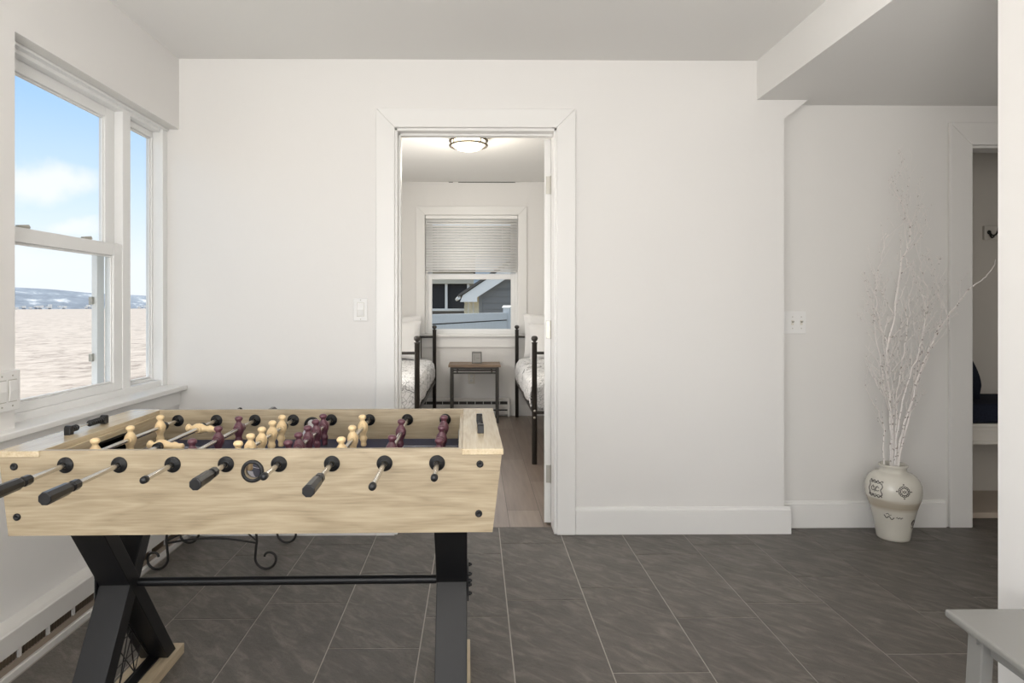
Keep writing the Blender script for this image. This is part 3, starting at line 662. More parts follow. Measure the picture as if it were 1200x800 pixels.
MB().tube([(-.193, -.155, .13), (0, 0, .20), (.193, .155, .13)], .0035, 8).tube([(.193, -.155, .13), (0, 0, .195), (-.193, .155, .13)], .0035, 8).build('cross_brace', M['iron'], S)
tp = MB(); tp.lathe([(.212, 0), (.218, .004), (.212, .008), (.206, .004), (.212, 0)], (0, 0, .545), n=48)
for k in range(-4, 5):
    hx = math.sqrt(.21**2-(k*.045)**2); tp.tube([(-hx, k*.045, .549), (hx, k*.045, .549)], .003, 6); tp.tube([(k*.045, -hx, .549), (k*.045, hx, .549)], .003, 6)
tp.build('top_ring', M['iron'], S)

# ================================================================== BASEBOARD HEATER, left wall
H = thing('baseboard_heater', 'long white baseboard heater with open fins along the left wall under the windows', 'heater', (XL, 1.9, 0))
x1 = .062
MB().prism([(0.0005, .030), (.004, .030), (.004, .150), (x1-.004, .150), (x1, .146), (x1, .080), (x1-.003, .080), (x1-.003, .144), (x1-.006, .1475), (0.0005, .156)][::-1], 'y', -1.6, 1.29).build('cover', M['heater'], H)
MB().box(.0005, .064, -1.6, 1.29, .0, .022).box(.0005, .058, -1.6, 1.29, .022, .030).build('base_strip', M['heater'], H, bevel=.002)
MB().cyl((.03, -1.58, .062), (.03, 1.28, .062), .011, n=12).build('pipe', M['fin'], H)
fn = MB()
y = -1.55
while y < 1.27: fn.box(.008, .048, y, y+.0012, .040, .086); y += .014
fn.build('fins', M['fin'], H)['kind'] = 'stuff'
br = MB()
y = -1.5
while y < 1.27: br.box(.049, .056, y, y+.012, .030, .092); y += .135
br.build('brackets', M['heater'], H)
MB().box(.052, .060, -1.6, 1.29, .030, .048).build('lower_rail', mat('tan_reflector', (.34, .28, .22), .4), H)
MB().box(.0005, .064, 1.275, 1.292, 0, .155).build('end_cap', M['heater'], H, bevel=.002)

# ================================================================== SWITCHES AND OUTLETS
def rockers(parent, face, c, n_):
    pass
P = thing('light_switch', 'white two-rocker switch plate on pier left of window', 'light switch', (XL, 2.022, .883))
MB().box(0, .018, -.058, .058, -.064, .064).build('plate', M['plastic_white'], P, bevel=.003)
for dy in (-.023, .023):
    MB().box(.018, .0184, dy-.0185, dy+.0185, -.0355, .0355).build('rocker_gap', M['hinge'], P)
    MB().prism([(.018, -.033), (.0205, -.033), (.024, 0), (.0205, .033), (.018, .033)], 'y', dy-.0165, dy+.0165).build('rocker', M['plastic_white'], P, bevel=.0008)
    for dz in (-.048, .048): MB().cyl((.018, dy, dz), (.0195, dy, dz), .0028, n=10).build('screw', M['hinge'], P)
P = thing('light_switch', 'white single rocker switch on wall left of the bedroom doorway', 'light switch', ((423-557)*YB/F, YB, 1.134))
MB().prism([(-.035, -.058), (.035, -.058), (.035, .058), (-.035, .058)], 'y', -.006, 0).build('plate', M['plastic_white'], P, bevel=.0025)
MB().box(-.0183, .0183, -.0064, -.006, -.0352, .0352).build('rocker_gap', M['hinge'], P)
MB().prism([(-.006, -.033), (-.008, -.033), (-.0125, .0), (-.008, .033), (-.006, .033)], 'x', -.0165, .0165).build('rocker', M['plastic_white'], P, bevel=.0008)
for dz in (-.048, .048): MB().cyl((0, -.006, dz), (0, -.0072, dz), .0028, n=10).build('screw', M['hinge'], P)
P = thing('light_switch', 'ivory double toggle switch on alcove wall beside the wall end', 'light switch', (1.664, YA, 1.066))
MB().box(-.058, .058, -.005, 0, -.058, .058).build('plate', M['plastic_white'], P, bevel=.002)
for dx in (-.014, .032):
    MB().box(dx-.006, dx+.006, -.007, -.005, -.013, .013).prism([(dx-.0045, -.011), (dx+.0045, -.011), (dx+.0045, .011), (dx-.0045, .011)], 'y', -.0085, -.007).build('toggle_slot', M['ivory'], P)
    MB().prism([(-.007, -.002), (-.007, .006), (-.019, .010), (-.019, .004)], 'x', dx-.0038, dx+.0038).build('toggle', M['hinge'], P, bevel=.0008)
    for dz in (-.030, .030): MB().cyl((dx, -.005, dz), (dx, -.0065, dz), .003, n=10).build('screw', M['nickel'], P)
P = thing('wall_outlet', 'white double outlet on bedroom wall under the nightstand top', 'outlet', ((552.5-557)*6.72/F, YW, .395))
MB().box(-.035, .035, -.006, 0, -.058, .058).build('plate', M['ivory'], P, bevel=.0025)
for dz in (-.02, .02):
    so = MB().lathe([(0, .0025), (.016, .0025), (.017, 0)], (0, -.006, dz), (0, -1, 0), 24).build('socket', M['plastic_white'], P)
    for dx in (-.006, .006): MB().box(dx-.0012, dx+.0012, -.0092, -.0084, dz-.002, dz+.007).build('slot', M['slot'], so)

# ================================================================== BEDROOM
lampc = Vector((-.053, 4.94, 2.46))
Lp = thing('ceiling_light', 'round flush ceiling light with bronze bands and glowing glass in bedroom', 'ceiling light', lampc)
MB().lathe([(0, -.0005), (.135, -.0005), (.138, -.012), (.12, -.016), (0, -.016)], n=40).build('ceiling_plate', M['darkbronze'], Lp)
MB().lathe([(.128, -.015), (.130, -.050), (.120, -.072), (.095, -.090), (.055, -.102), (0, -.106)], n=48).build('glass_bowl', M['bulb'], Lp)
for zz2 in (-.030, -.066): MB().lathe([(.136, zz2-.005), (.150, zz2-.005), (.152, zz2), (.150, zz2+.005), (.136, zz2+.005), (.136, zz2-.005)], n=48).build('band', M['darkbronze'], Lp)
for k in range(4):
    a = R(40+90*k); MB().cyl((.145*math.cos(a), .145*math.sin(a), -.066), (.145*math.cos(a), .145*math.sin(a), -.014), .004, n=10).build('band_post', M['darkbronze'], Lp)
pl = bpy.data.lights.new('bowl_light', 'POINT'); plo = bpy.data.objects.new('bowl_light', pl); COL.objects.link(plo); plo.location = lampc+Vector((0, 0, -.22)); pl.energy = 12; pl.color = (1, .93, .80); pl.shadow_soft_size = .14
# beds
def post_mb(h):
    return MB().lathe([(.0, 0), (.019, 0), (.019, h-.055), (.022, h-.053), (.022, h-.047), (.012, h-.045), (.010, h-.040), (.016, h-.036), (.0225, h-.028), (.0245, h-.018), (.0225, h-.008), (.014, h-.001), (0, h+.001)], n=24)
def make_bed(sx, label):
    # sx=+1: the bed extends to the right of its aisle-side posts. local x=0 at the aisle side
    xa = .432 if sx > 0 else -.425
    yf, yh = 4.66, 6.64
    B_ = thing('bed_frame', label, 'bed', (xa, yf, 0), 0, None)
    W = .97*sx
    for xx, yy, h in ((0, 0, .935), (W, 0, .935), (0, yh-yf, .955), (W, yh-yf, .955)):
        p = post_mb(h); p.v = [(v[0]+xx, v[1]+yy, v[2]) for v in p.v]; p.build('post', M['bedmetal'], B_)
    D = yh-yf
    for yy, zs in ((0, (.81, .375)), (D, (.835, .375))):
        for z in zs: MB().cyl((0, yy, z), (W, yy, z), .011, n=12).build('rail', M['bedmetal'], B_)
        for k in range(1, 7): MB().cyl((W*k/7, yy, .375), (W*k/7, yy, zs[0]), .005, n=8).build('spindle', M['bedmetal'], B_)
    for xx in (0, W): MB().box(xx-.009, xx+.009, 0, D, .355, .385).build('side_rail', M['bedmetal'], B_, bevel=.002)
    sl = MB()
    for k in range(1, 12): sl.box(min(0, W)+.01, max(0, W)-.01, D*k/12-.02, D*k/12+.02, .372, .380)
    sl.build('slats', M['bedmetal'], B_)
    for z in (.34, .39): MB().lathe([(0, .004), (.008, .003), (.009, 0)], (0, -.019, z), (0, -1, 0), 16).build('bolt', M['nickel'], B_)
    return B_
bedR = make_bed(1, 'dark metal bed frame at right of the bedroom, behind the open door')
bedL = make_bed(-1, 'dark metal bed frame at left of the bedroom, beyond the doorway')
def soft(x0, x1, y0, y1, z0, z1, r, n_=4, amp=0, seed=0):
    # rounded box by bmesh bevel
    m = MB().box(x0, x1, y0, y1, z0, z1); return m
for sx, wher in ((1, 'right'), (-1, 'left')):
    xa = .432 if sx > 0 else -.425
    m0, m1 = sorted((xa+sx*.028, xa+sx*.945))
    o = MB().box(m0, m1, 4.70, 6.60, .388, .585).build('mattress', M['fabric_white'], bevel=.04, seg=4)
    tag(o, 'white mattress under the patterned cover of the %s bed' % wher, 'mattress')
    # coverlet: cross-section draped over the mattress, swept along the bed
    def cov(u, v, sx=sx, xa=xa):
        prof = [(-.004, .405), (-.016, .44), (-.020, .50), (-.012, .56), (.015, .598), (.07, .612), (.25, .618), (.49, .622), (.73, .618), (.91, .612), (.965, .598), (.992, .56), (1.0, .50), (.995, .44), (.985, .405)]
        t = u*(len(prof)-1); i = min(int(t), len(prof)-2); f = t-i
        x = prof[i][0]*(1-f)+prof[i+1][0]*f; z = prof[i][1]*(1-f)+prof[i+1][1]*f
        y = 4.79+(6.50-4.79)*v
        z += .006*math.sin(y*9+x*5)+.004*math.sin(y*23+x*17)
        x += .007*math.sin(y*11+z*9)*(1 if z < .6 else .3)
        if v < .12 and z > .45:
            q = 1-v/.12; z -= .02*q*q
        x = min(max(x, -.024 if sx > 0 else -.040), 1.0)
        return (xa+sx*x, y, z)
    g = MB().grid(cov, 84, 60)
    # foot-end flap folded down over the mattress end
    def flap(u, v, sx=sx, xa=xa):
        x = -.008+u*.99; s_ = v
        z0 = .60-.02; edge = min(1, min(u, 1-u)/.07); z0 = .55+(.047)*math.sqrt(max(0, 1-(1-edge)**2))
        y = 4.79-.095*math.sin(min(1, s_*2.2)*math.pi/2)-.006*math.sin(x*30)*s_
        return (xa+sx*x, y, z0-.19*s_*s_-.0-(.02*s_)*(1+math.sin(x*14))*.5)
    g.grid(flap, 60, 14)
    o = g.build('coverlet', M['paisley']); md = o.modifiers.new('solid', 'SOLIDIFY'); md.thickness = .012; md.offset = 1
    tag(o, 'white coverlet with black paisley print spread over the %s bed' % wher, 'bedding')
def pillow(name, c, w_, h_, t_, tilt, rz, label, cat, material, group=None, pw=4, ry=0, taper=0):
    # superelliptic cushion standing on its lower edge, faces along local y
    def f(u, v, s_):
        a = 2*u-1; b = 2*v-1
        th = t_/2*(max(0, 1-abs(a)**pw)*max(0, 1-abs(b)**pw))**.5
        pinch = 1+.06*(abs(a*b))**3 - .045*(1-abs(a)**2)*(abs(b)**6) 
        return (a*w_/2*(1+.05*abs(a*b)**3)*(1-taper*max(0, v-.22)**1.6)*(1-.25*min(1, taper)*max(0, .2-v)**.8), s_*th+.004*math.sin(7*a+5*b)*(1-abs(a)**4)*(1-abs(b)**4), (b*h_/2)*(1+.05*abs(a*b)**3-.05*(1-a*a)*abs(b)**4)+h_/2)
    m = MB(); m.grid(lambda u, v: f(u, v, -1), 24, 24); m.grid(lambda u, v: f(1-u, v, 1), 24, 24)
    o = m.build(name, material); o.location = c; o.rotation_euler = (tilt, ry, rz)
    return tag(o, label, cat, group)
for sx, wher in ((1, 'right'), (-1, 'left')):
    xa = .432 if sx > 0 else -.425
    xc = xa+sx*.44
    if sx > 0:
        pillow('pillow', (xc, 6.53, .632), .72, .44, .12, R(-8), 0, 'white pillow propped against the head rail of the right bed', 'pillow', M['fabric_white'], pw=5)
        pillow('pillow', (xc+.02, 6.33, .632), .68, .36, .13, R(-18), R(2), 'white pillow standing in front of the other on the right bed', 'pillow', M['fabric_white'], pw=5)
    else:
        pillow('pillow', (xc-.06, 6.54, .632), .70, .42, .12, R(-8), 0, 'white pillow at the head of left bed, nearest its head rail', 'pillow', M['fabric_white'], pw=5)
        pillow('pillow', (xc-.03, 6.33, .632), .66, .38, .13, R(-16), R(-3), 'white pillow leaning in front of the other on the left bed', 'pillow', M['fabric_white'], pw=5)
# nightstand
Ns = thing('nightstand', 'small wood-topped black metal nightstand between the two beds', 'nightstand', (-.008, 6.44, 0))
MB().box(-.258, .258, -.165, .165, .552, .578).build('top', M['walnut'], Ns, bevel=.002)
for sx in (-1, 1):
    for sy in (-1, 1): MB().box(sx*.228-.0125, sx*.228+.0125, sy*.14-.0125, sy*.14+.0125, 0, .540).build('leg', M['bedmetal'], Ns, bevel=.001)
fr_ = MB()
for sy in (-1, 1):
    fr_.box(-.2405, .2405, sy*.14-.01, sy*.14+.01, .532, .552).box(-.2155, .2155, sy*.14-.008, sy*.14+.008, .485, .500)
    for x in (-.17, .17): fr_.box(x-.006, x+.006, sy*.14-.006, sy*.14+.006, .500, .532)
for sx in (-1, 1): fr_.box(sx*.228-.01, sx*.228+.01, -.13, .13, .532, .552).box(sx*.228-.008, sx*.228+.008, -.1275, .1275, .10, .115)
fr_.build('frame', M['bedmetal'], Ns)
Ck = thing('clock', 'small grey cube clock standing on the nightstand', 'clock', (.015, 6.44, .578))
MB().box(-.05, .05, -.04, .04, 0, .115).build('case', M['clockgrey'], Ck, bevel=.006, seg=3)
fc = MB().box(-.040, .040, -.043, -.0395, .012, .103).build('face', mat('clock_dial', (.34, .335, .32), .5), Ck, bevel=.002)
MB().box(-.026, -.022, -.0445, -.0425, .03, .085).box(-.005, .028, -.0445, -.0425, .052, .056).build('hands', M['clockgrey'], Ck)
# wall heater in the bedroom
Bh = thing('baseboard_heater', 'low grey-white baseboard heater on bedroom back wall under the window', 'heater', (-.12, YW-.014, 0))
MB().prism([(0, .02), (-.055, .02), (-.062, .03), (-.062, .060), (-.052, .060), (-.052, .105), (-.062, .105), (-.062, .13), (-.05, .13), (-.05, .165), (-.058, .165), (-.058, .182), (-.05, .19), (0, .19)], 'x', -.50, .47).build('cover', M['heater'], Bh)
MB().box(-.49, .46, -.0525, -.0515, .062, .078).box(-.49, .46, -.0525, -.0515, .13, .160).build('louvre', M['slot'], Bh)
dv = MB()
for k in range(12): dv.box(-.48+k*.085, -.474+k*.085, -.056, -.052, .132, .163)
dv.build('dividers', M['heater'], Bh)
MB().box(.455, .478, -.064, 0, .0, .192).build('end_cap', M['heater'], Bh, bevel=.003)
MB().box(-.508, -.485, -.064, 0, .0, .192).build('end_cap', M['heater'], Bh, bevel=.003)
# blind
Bl = thing('window_blind', 'white slatted blind drawn half way down the bedroom window', 'blind', ((BWX0+BWX1)/2, YW+.012, 0))
hw = (BWX1-BWX0)/2-.006
MB().box(-hw, hw, -.016, .012, 2.072, 2.108).build('head_rail', M['blind'], Bl, bevel=.002)
MB().box(-hw, hw, -.012, .012, 1.512, 1.530).build('bottom_rail', M['clockface'], Bl, bevel=.002)
for k in range(19):
    z = 1.548+k*.0280
    sm_ = MB().grid(lambda u, v: (-hw+2*hw*u, -.0065+.013*v, z+.0015*math.sin(v*math.pi)+(.0125)*(v-.5)*2), 1, 6)
    o = sm_.build('slat', M['blind'], Bl); md = o.modifiers.new('s', 'SOLIDIFY'); md.thickness = .0012
for x in (-.355, .325):
    MB().cyl((x, -.0130, 1.52), (x, -.0130, 2.08), .0012, n=6).cyl((x, .0130, 1.52), (x, .0130, 2.08), .0012, n=6).build('cord', M['blind'], Bl)

# ================================================================== VASE AND BRANCHES
vc = Vector((2.078, 3.155, 0))
V = thing('floor_vase', 'tall cream stoneware vase with dark stamps standing on the alcove floor', 'vase', vc)
vp = [(0, 0), (.066, 0), (.071, .003), (.074, .012), (.079, .050), (.089, .100), (.101, .150), (.112, .185), (.119, .205), (.1225, .225), (.1235, .245), (.121, .270), (.113, .293), (.100, .312), (.082, .326), (.066, .330), (.060, .334), (.058, .340), (.059, .354), (.064, .359), (.065, .365), (.060, .369), (.054, .366), (.052, .35), (.055, .33), (.09, .30), (.105, .25), (.09, .13), (.06, .02), (0, .02)]
MB().lathe(vp, n=64).build('body', M['stoneware'], V)
def vr(z):
    for (r0, z0), (r1, z1) in zip(vp[2:18], vp[3:19]):
        if z0 <= z <= z1: return r0+(r1-r0)*(z-z0)/(z1-z0)
    return .12
def vline(m, pts, a0, z0, r=.0014):
    # polyline in surface units (metres right, metres up) around the azimuth a0
    q = []
    for dx, dz in pts:
        z = z0+dz; rr = vr(z)+.0003; a = a0+dx/rr; q.append((rr*math.cos(a), rr*math.sin(a), z))
    m.tube(q, r*1.3, 5)
base = math.atan2(-vc.y, -vc.x)                  # azimuth that faces the camera
def circ(r, n_=24, a0=0, a1=360, cx_=0, cz=0): return [(cx_+r*math.cos(R(a0+(a1-a0)*k/n_)), cz+r*math.sin(R(a0+(a1-a0)*k/n_))) for k in range(n_+1)]
vs_ = 1
cr1 = MB(); A0 = base+R(22); Z0 = .262              # round seal, right
for k in range(14):
    a = R(k*360/14); vline(cr1, circ(.0048, 8, 0, 360, .0205*math.cos(a), .0205*math.sin(a)), A0, Z0, .0013)
vline(cr1, circ(.0165), A0, Z0, .0011)
for dx in (-.005, .005): vline(cr1, [(dx-.005, -.007), (dx+.005, .007)], A0, Z0, .001); vline(cr1, [(dx-.005, .007), (dx+.005, -.007)], A0, Z0, .001)
for a in (0, 90, 180, 270): vline(cr1, circ(.002, 6, 0, 360, .032*math.cos(R(a)), .032*math.sin(R(a))), A0, Z0, .0014)
cr1.build('round_seal', M['stamp'], V)
cr2 = MB(); A0 = base-R(38); Z0 = .258           # crest with scrolls, left
for z in (-.036, .034):
    vline(cr2, [(-.034+.068*k/16, z+.005*math.sin(k*1.4)) for k in range(17)], A0, Z0, .0018)
    vline(cr2, [(-.030+.060*k/12, z*.8+.003*math.sin(k*2.1)) for k in range(13)], A0, Z0, .0011)
for x in (-.032, .032):
    vline(cr2, [(x+.004*math.sin(k*1.1), -.03+.06*k/10) for k in range(11)], A0, Z0, .0016)
vline(cr2, circ(.010, 12, 30, 330, -.010, 0), A0, Z0, .0012); vline(cr2, circ(.010, 12, 30, 330, .012, 0), A0, Z0, .0012)
vline(cr2, [(-.012, .015), (0, -.015), (.012, .015)], A0, Z0, .0012)
cr2.build('scrolled_crest', M['stamp'], V)
cr3 = MB()
vline(cr3, [(-.022+.044*k/14, .010*math.cos(k*.9)*.6-.0006*k) for k in range(15)], base-R(10), .128, .0016)
vline(cr3, [(-.012, .002), (-.004, .007), (.002, -.003), (.010, .001)], base-R(10), .138, .0012)
vline(cr3, [(-.014+.028*k/9, .004*math.sin(k*1.7)) for k in range(10)], base+R(16), .126, .0013)
vline(cr3, circ(.014, 16, 0, 360), base+R(66), .10, .0014); vline(cr3, circ(.008, 12, 0, 300), base+R(66), .10, .0012)
vline(cr3, [(-.01, -.02), (0, -.03), (.012, -.018)], base+R(66), .10, .0012)
cr3.build('script_marks', M['stamp'], V)
rnd = random.Random(11)
def smooth_path(pts, sub=5):
    o_ = []
    for i in range(len(pts)-1):
        p0, p1, p2, p3 = [Vector(pts[min(max(j, 0), len(pts)-1)]) for j in (i-1, i, i+1, i+2)]
        for q in range(sub):
            t = q/sub; o_.append(.5*((2*p1)+(-p0+p2)*t+(2*p0-5*p1+4*p2-p3)*t*t+(-p0+3*p1-3*p2+p3)*t**3))
    o_.append(Vector(pts[-1])); return o_
def twig(m, p, d, length, r, depth):
    n_ = max(4, int(length/.025)); pts = [p.copy()]; q = p.copy(); d = d.normalized()
    for i in range(n_):
        d = (d+Vector((rnd.uniform(-.16, .16), rnd.uniform(-.12, .12), rnd.uniform(-.02, .16)))).normalized()
        q = q+d*length/n_; q.y = min(q.y, YA-.028); q.x = min(q.x, 2.72)
        if q.x > 2.42: q.y = min(q.y, YA-.045)
        pts.append(q.copy())
        if depth > 0 and i > 0 and rnd.random() < .55:
            sd_ = (d+Vector((rnd.choice((-1, 1))*rnd.uniform(.5, .9), rnd.uniform(-.5, .4), rnd.uniform(0, .3)))).normalized()
            twig(m, q, sd_, length*rnd.uniform(.30, .5), r*.62, depth-1)
        if rnd.random() < .25 and r < .0016:
            m.lathe([(0, -.0028), (.0019, -.001), (.0019, .001), (0, .0028)], q, d, 5)
    rs = [max(.00055, r*(1-.7*i/n_)) for i in range(n_+1)]
    m.tube(pts, rs, 5)
def branch(pxs, z0, z1, r, density, label, lmax=.34, group=None, spread=1):
    # stem pixels at the vase's depth; the depth itself wanders from z0 to z1
    n_ = len(pxs); pts = []
    for i, (a, b_) in enumerate(pxs):
        pts.append(at(a, b_, z0+(z1-z0)*i/(n_-1)))
    root = Vector((vc.x+rnd.uniform(-.02, .02), vc.y+rnd.uniform(-.02, .02), .06))
    pts = smooth_path([root]+pts)
    for p in pts: p.y = min(p.y, YA-.03)
    L_ = len(pts); m = MB()
    for i, p in enumerate(pts):     # knobbly stem
        if i > 6: p += Vector((rnd.uniform(-.006, .006), rnd.uniform(-.004, .004), 0))
    r *= 1.35; rs = [max(.0014, r*(1-.85*i/L_)) for i in range(L_)]
    m.tube(pts, rs, 7)
    for i in range(10, L_-1):
        if rnd.random() < density:
            d = (pts[i+1]-pts[i-1]).normalized()
            f = i/L_; s_ = rnd.choice((-1, 1))
            sd_ = (d*1.0+Vector((s_*rnd.uniform(.35, .75)*spread, rnd.uniform(-.6, .25), .15))).normalized()
            twig(m, pts[i], sd_, rnd.uniform(.12, lmax)*(1-.45*f), max(.0013, rs[i]*.5), 3 if rnd.random() < .5 else 2)
    m.v = [(x-vc.x, y-vc.y, z-.06) for x, y, z in m.v]
    o = m.build('twig_branch', M['twig']); o.location = (vc.x, vc.y, .06)
    tag(o, label, 'branch', group or 'white branches in the vase')
branch([(1046, 541), (1046, 495), (1040, 445), (1041, 405), (1048, 370), (1055, 312), (1066, 282), (1066, 262), (1058, 240), (1043, 211)], 3.18, 3.24, .0062, .60, 'tallest white painted branch in the vase, its tip highest of all')
branch([(1051, 541), (1064, 485), (1080, 432), (1098, 390), (1125, 352), (1145, 332), (1158, 322), (1168, 304)], 3.17, 3.13, .0052, .18, 'long white branch leaning far right out of the vase across the closet casing', .22)
branch([(1036, 543), (1036, 505), (1028, 480), (1018, 462), (1012, 450)], 3.17, 3.15, .0036, .40, 'short white branch at the left of the bunch in the vase', .16)
mid = 'white painted branch standing in the middle of the bunch in the vase'
branch([(1044, 541), (1045, 500), (1041, 450), (1039, 405), (1030, 370), (1027, 335), (1033, 300), (1040, 275)], 3.19, 3.22, .0048, .55, 'white branch in the vase bowing left with the second highest tip', .26)
branch([(1051, 541), (1062, 490), (1074, 440), (1082, 395), (1087, 350), (1080, 315), (1074, 285)], 3.18, 3.23, .0052, .55, 'white branch in the vase ending high just right of the tallest branch', .26)
branch([(1053, 541), (1066, 485), (1082, 430), (1095, 400), (1103, 370), (1099, 335)], 3.17, 3.19, .0054, .55, 'upright white branch in the vase nearest the closet door casing', .24)
branch([(1048, 541), (1050, 490), (1054, 440), (1062, 395), (1067, 350), (1072, 320)], 3.2, 3.21, .0046, .55, mid, .26)
branch([(1049, 541), (1056, 480), (1070, 430), (1080, 400), (1085, 360), (1080, 335)], 3.16, 3.12, .0050, .55, mid, .26)
branch([(1046, 541), (1043, 480), (1034, 440), (1028, 400), (1024, 365), (1026, 340)], 3.18, 3.2, .0042, .55, 'thin white branch in the vase bowing furthest left at mid height', .22)

# ================================================================== CLOSET
Bn = thing('storage_bench', 'white built-in bench with moulded edge inside the closet', 'bench', (3.0, 3.43, 0))
MB().box(-.497, .498, -.005, .425, .497, .515).build('seat_board', M['closet'], Bn, bevel=.003)
MB().box(-.497, .498, .005, .025, .405, .497).box(-.497, .498, -.002, .012, .478, .497).box(-.497, .498, -.006, .012, .405, .422).build('apron', M['closet'], Bn, bevel=.003)
for x in (-.497, .478): MB().box(x, x+.02, .02, .425, 0, .497).build('end_support', M['closet'], Bn)
cu = MB().box(2.506, 3.495, 3.43, 3.855, .515, .622).build('seat_cushion', M['navy_fabric'], bevel=.022, seg=4)
tag(cu, 'long navy seat cushion lying on the closet bench', 'cushion')
MB().box(2.506, 3.495, 3.4285, 3.4315, .586, .592).build('piping', M['navy_fabric'], cu)
pillow('throw_pillow', (2.712, 3.60, .628), .34, .33, .14, R(-6), R(4), 'dark navy throw pillow leaning at the left end of the closet bench', 'pillow', M['navy_fabric'], pw=2.4, taper=1.0)
struct(MB().box(2.50, 3.5, 3.44, 3.86, 0, .030).build('trim_16', mat('tan_platform', (.52, .44, .36), .5), bevel=.003))
for xh, lb in ((3.122, 'black double coat hook on its own white block at right of closet wall'), (2.935, 'black coat hook half hidden behind the left side of the closet doorway')):
    Hk = thing('coat_hook', lb, 'hook', (xh-.005, 3.86, 1.60))
    MB().box(-.028, .075, -.018, 0, -.045, .040).build('backing_block', M['closet'], Hk, bevel=.003)
    MB().lathe([(0, .004), (.011, .003), (.013, 0)], (0, -.018, 0), (0, -1, 0), 20).tube(smooth_path([(0, -.020, .0), (0, -.045, -.022), (.004, -.070, -.012), (.010, -.078, .03), (.014, -.082, .07)]), .005, 8).tube(smooth_path([(0, -.022, -.01), (-.002, -.04, -.035), (0, -.055, -.028)]), .0045, 8).lathe([(0, -.007), (.007, 0), (0, .007)], (.014, -.082, .073), n=12).build('hook', M['iron'], Hk)

# ================================================================== GREY BENCH, lower right
Gb = thing('side_bench', 'grey painted wooden bench standing against the near white wall', 'bench', (1.24, 1.16, 0))
top = [(1.087, 1.470), (1.398, 1.470), (1.398, .86), (1.030, .86)]
m = MB().prism([(x-1.24, y-1.16) for x, y in top], 'z', .432, .450); m.build('top', M['greypaint'], Gb, bevel=.006, seg=3)
for x0_, y0_, lx, ly_ in ((1.112, 1.388, -.014, .012), (1.352, 1.388, .004, .012), (1.085, .90, -.014, -.012), (1.352, .90, .004, -.012)):
    x0_ -= 1.24; y0_ -= 1.16
    q = MB(); w_ = .028; d_ = .042
    q.add([(x0_+lx, y0_+ly_, 0), (x0_+lx+w_, y0_+ly_, 0), (x0_+lx+w_, y0_+ly_+d_, 0), (x0_+lx, y0_+ly_+d_, 0), (x0_, y0_, .432), (x0_+w_, y0_, .432), (x0_+w_, y0_+d_, .432), (x0_, y0_+d_, .432)],
          [(0,3,2,1),(4,5,6,7),(0,1,5,4),(1,2,6,5),(2,3,7,6),(3,0,4,7)])
    q.build('leg', M['greypaint'], Gb, bevel=.003)
ap = MB().prism([(1.126-1.24, 1.386-1.16), (1.144-1.24, 1.386-1.16), (1.118-1.24, .944-1.16), (1.100-1.24, .944-1.16)], 'z', .385, .432)
ap.box(1.142-1.24, 1.350-1.24, 1.395-1.16, 1.415-1.16, .385, .432)
ap.build('apron', M['greypaint'], Gb, bevel=.002)
MB().box(1.104-1.24, 1.112-1.24, 1.396-1.16, 1.420-1.16, .405, .432).build('corner_block', M['greypaint'], Gb, bevel=.001)

# ================================================================== OUTSIDE
wt = MB().box(-1500, -6, -600, 2500, -2.4, -2.0).build('ground_water', M['water']); struct(wt)
struct(MB().box(-6, 40, -30, 60, -2.4, -.45).build('ground', M['ground']))
def hill(name, x, y0, y1, hfun, depth):
    m = MB(); n_ = 90
    v = []
    for i in range(n_+1):
        y = y0+(y1-y0)*i/n_; h_ = hfun(i/n_)
        v += [(x, y, -2.0), (x-depth*.25, y, -2+h_*.45), (x-depth*.6, y, -2+h_*.85), (x-depth, y, -2+h_)]
    m.add(v, [(4*i+k, 4*i+4+k, 4*i+5+k, 4*i+1+k) for i in range(n_) for k in range(3)], True)
    return m.build(name, M['shore'])
hr = random.Random(3)
ph = [hr.uniform(0, 6) for _ in range(6)]
def hf(t): return 25*(1+.10*math.sin(5*t+ph[0])+.06*math.sin(13*t+ph[1])+.03*math.sin(31*t+ph[2])+.014*math.sin(70*t+ph[3]))
struct(hill('hills', -500, 100, 1900, hf, 60))
# houses along the far shore: small pale blocks, stuff
fh = MB()
for k in range(150):
    y = hr.uniform(350, 1500); x = -498-hr.uniform(0, 6); s_ = hr.uniform(1.2, 3.2); z = -2+hr.uniform(0, 4.0)
    fh.box(x, x+s_, y, y+s_*1.8, z, z+s_*.8)
o = fh.build('shore_houses', M['house_white']); tag(o, 'tiny white houses scattered along the far shore across the water', 'houses'); o['kind'] = 'stuff'
# fence behind the bedroom window
fa = Vector((-2.6, 7.95 if False else 8.2, 0)); fb = Vector((.56, 12.55, 0)); d = (fb-fa)
fa = Vector((-1.0, 8.6, 0)); fb = Vector((.625, 12.5, 0))
ang = math.atan2(fb.y-fa.y, fb.x-fa.x); Lf = (fb-fa).length
Fe = thing('garden_fence', 'pale blue vinyl board fence outside the bedroom window', 'fence', (fa.x, fa.y, -.45), ang)
pn = MB()
nb_ = int(Lf/.15)
for k in range(nb_): pn.box(k*Lf/nb_+.002, (k+1)*Lf/nb_-.002, -.012, .012, .05, 1.325)
pn.build('board_panel', M['fence'], Fe)
MB().box(0, Lf, -.025, .025, 1.345, 1.483).build('top_board', M['fence'], Fe, bevel=.004)
MB().box(0, Lf, -.008, .008, 1.32, 1.35).build('shadow_gap', M['slot'], Fe)
for x in (0, Lf): 
    po = MB().box(x-.065, x+.065, -.065, .065, 0, 1.57).build('post', M['fence'], Fe, bevel=.004)
    MB().prism([(x-.08, 1.57), (x+.08, 1.57), (x+.08, 1.585), (x, 1.62), (x-.08, 1.585)], 'y', -.08, .08).build('post_cap', M['house_white'], po)
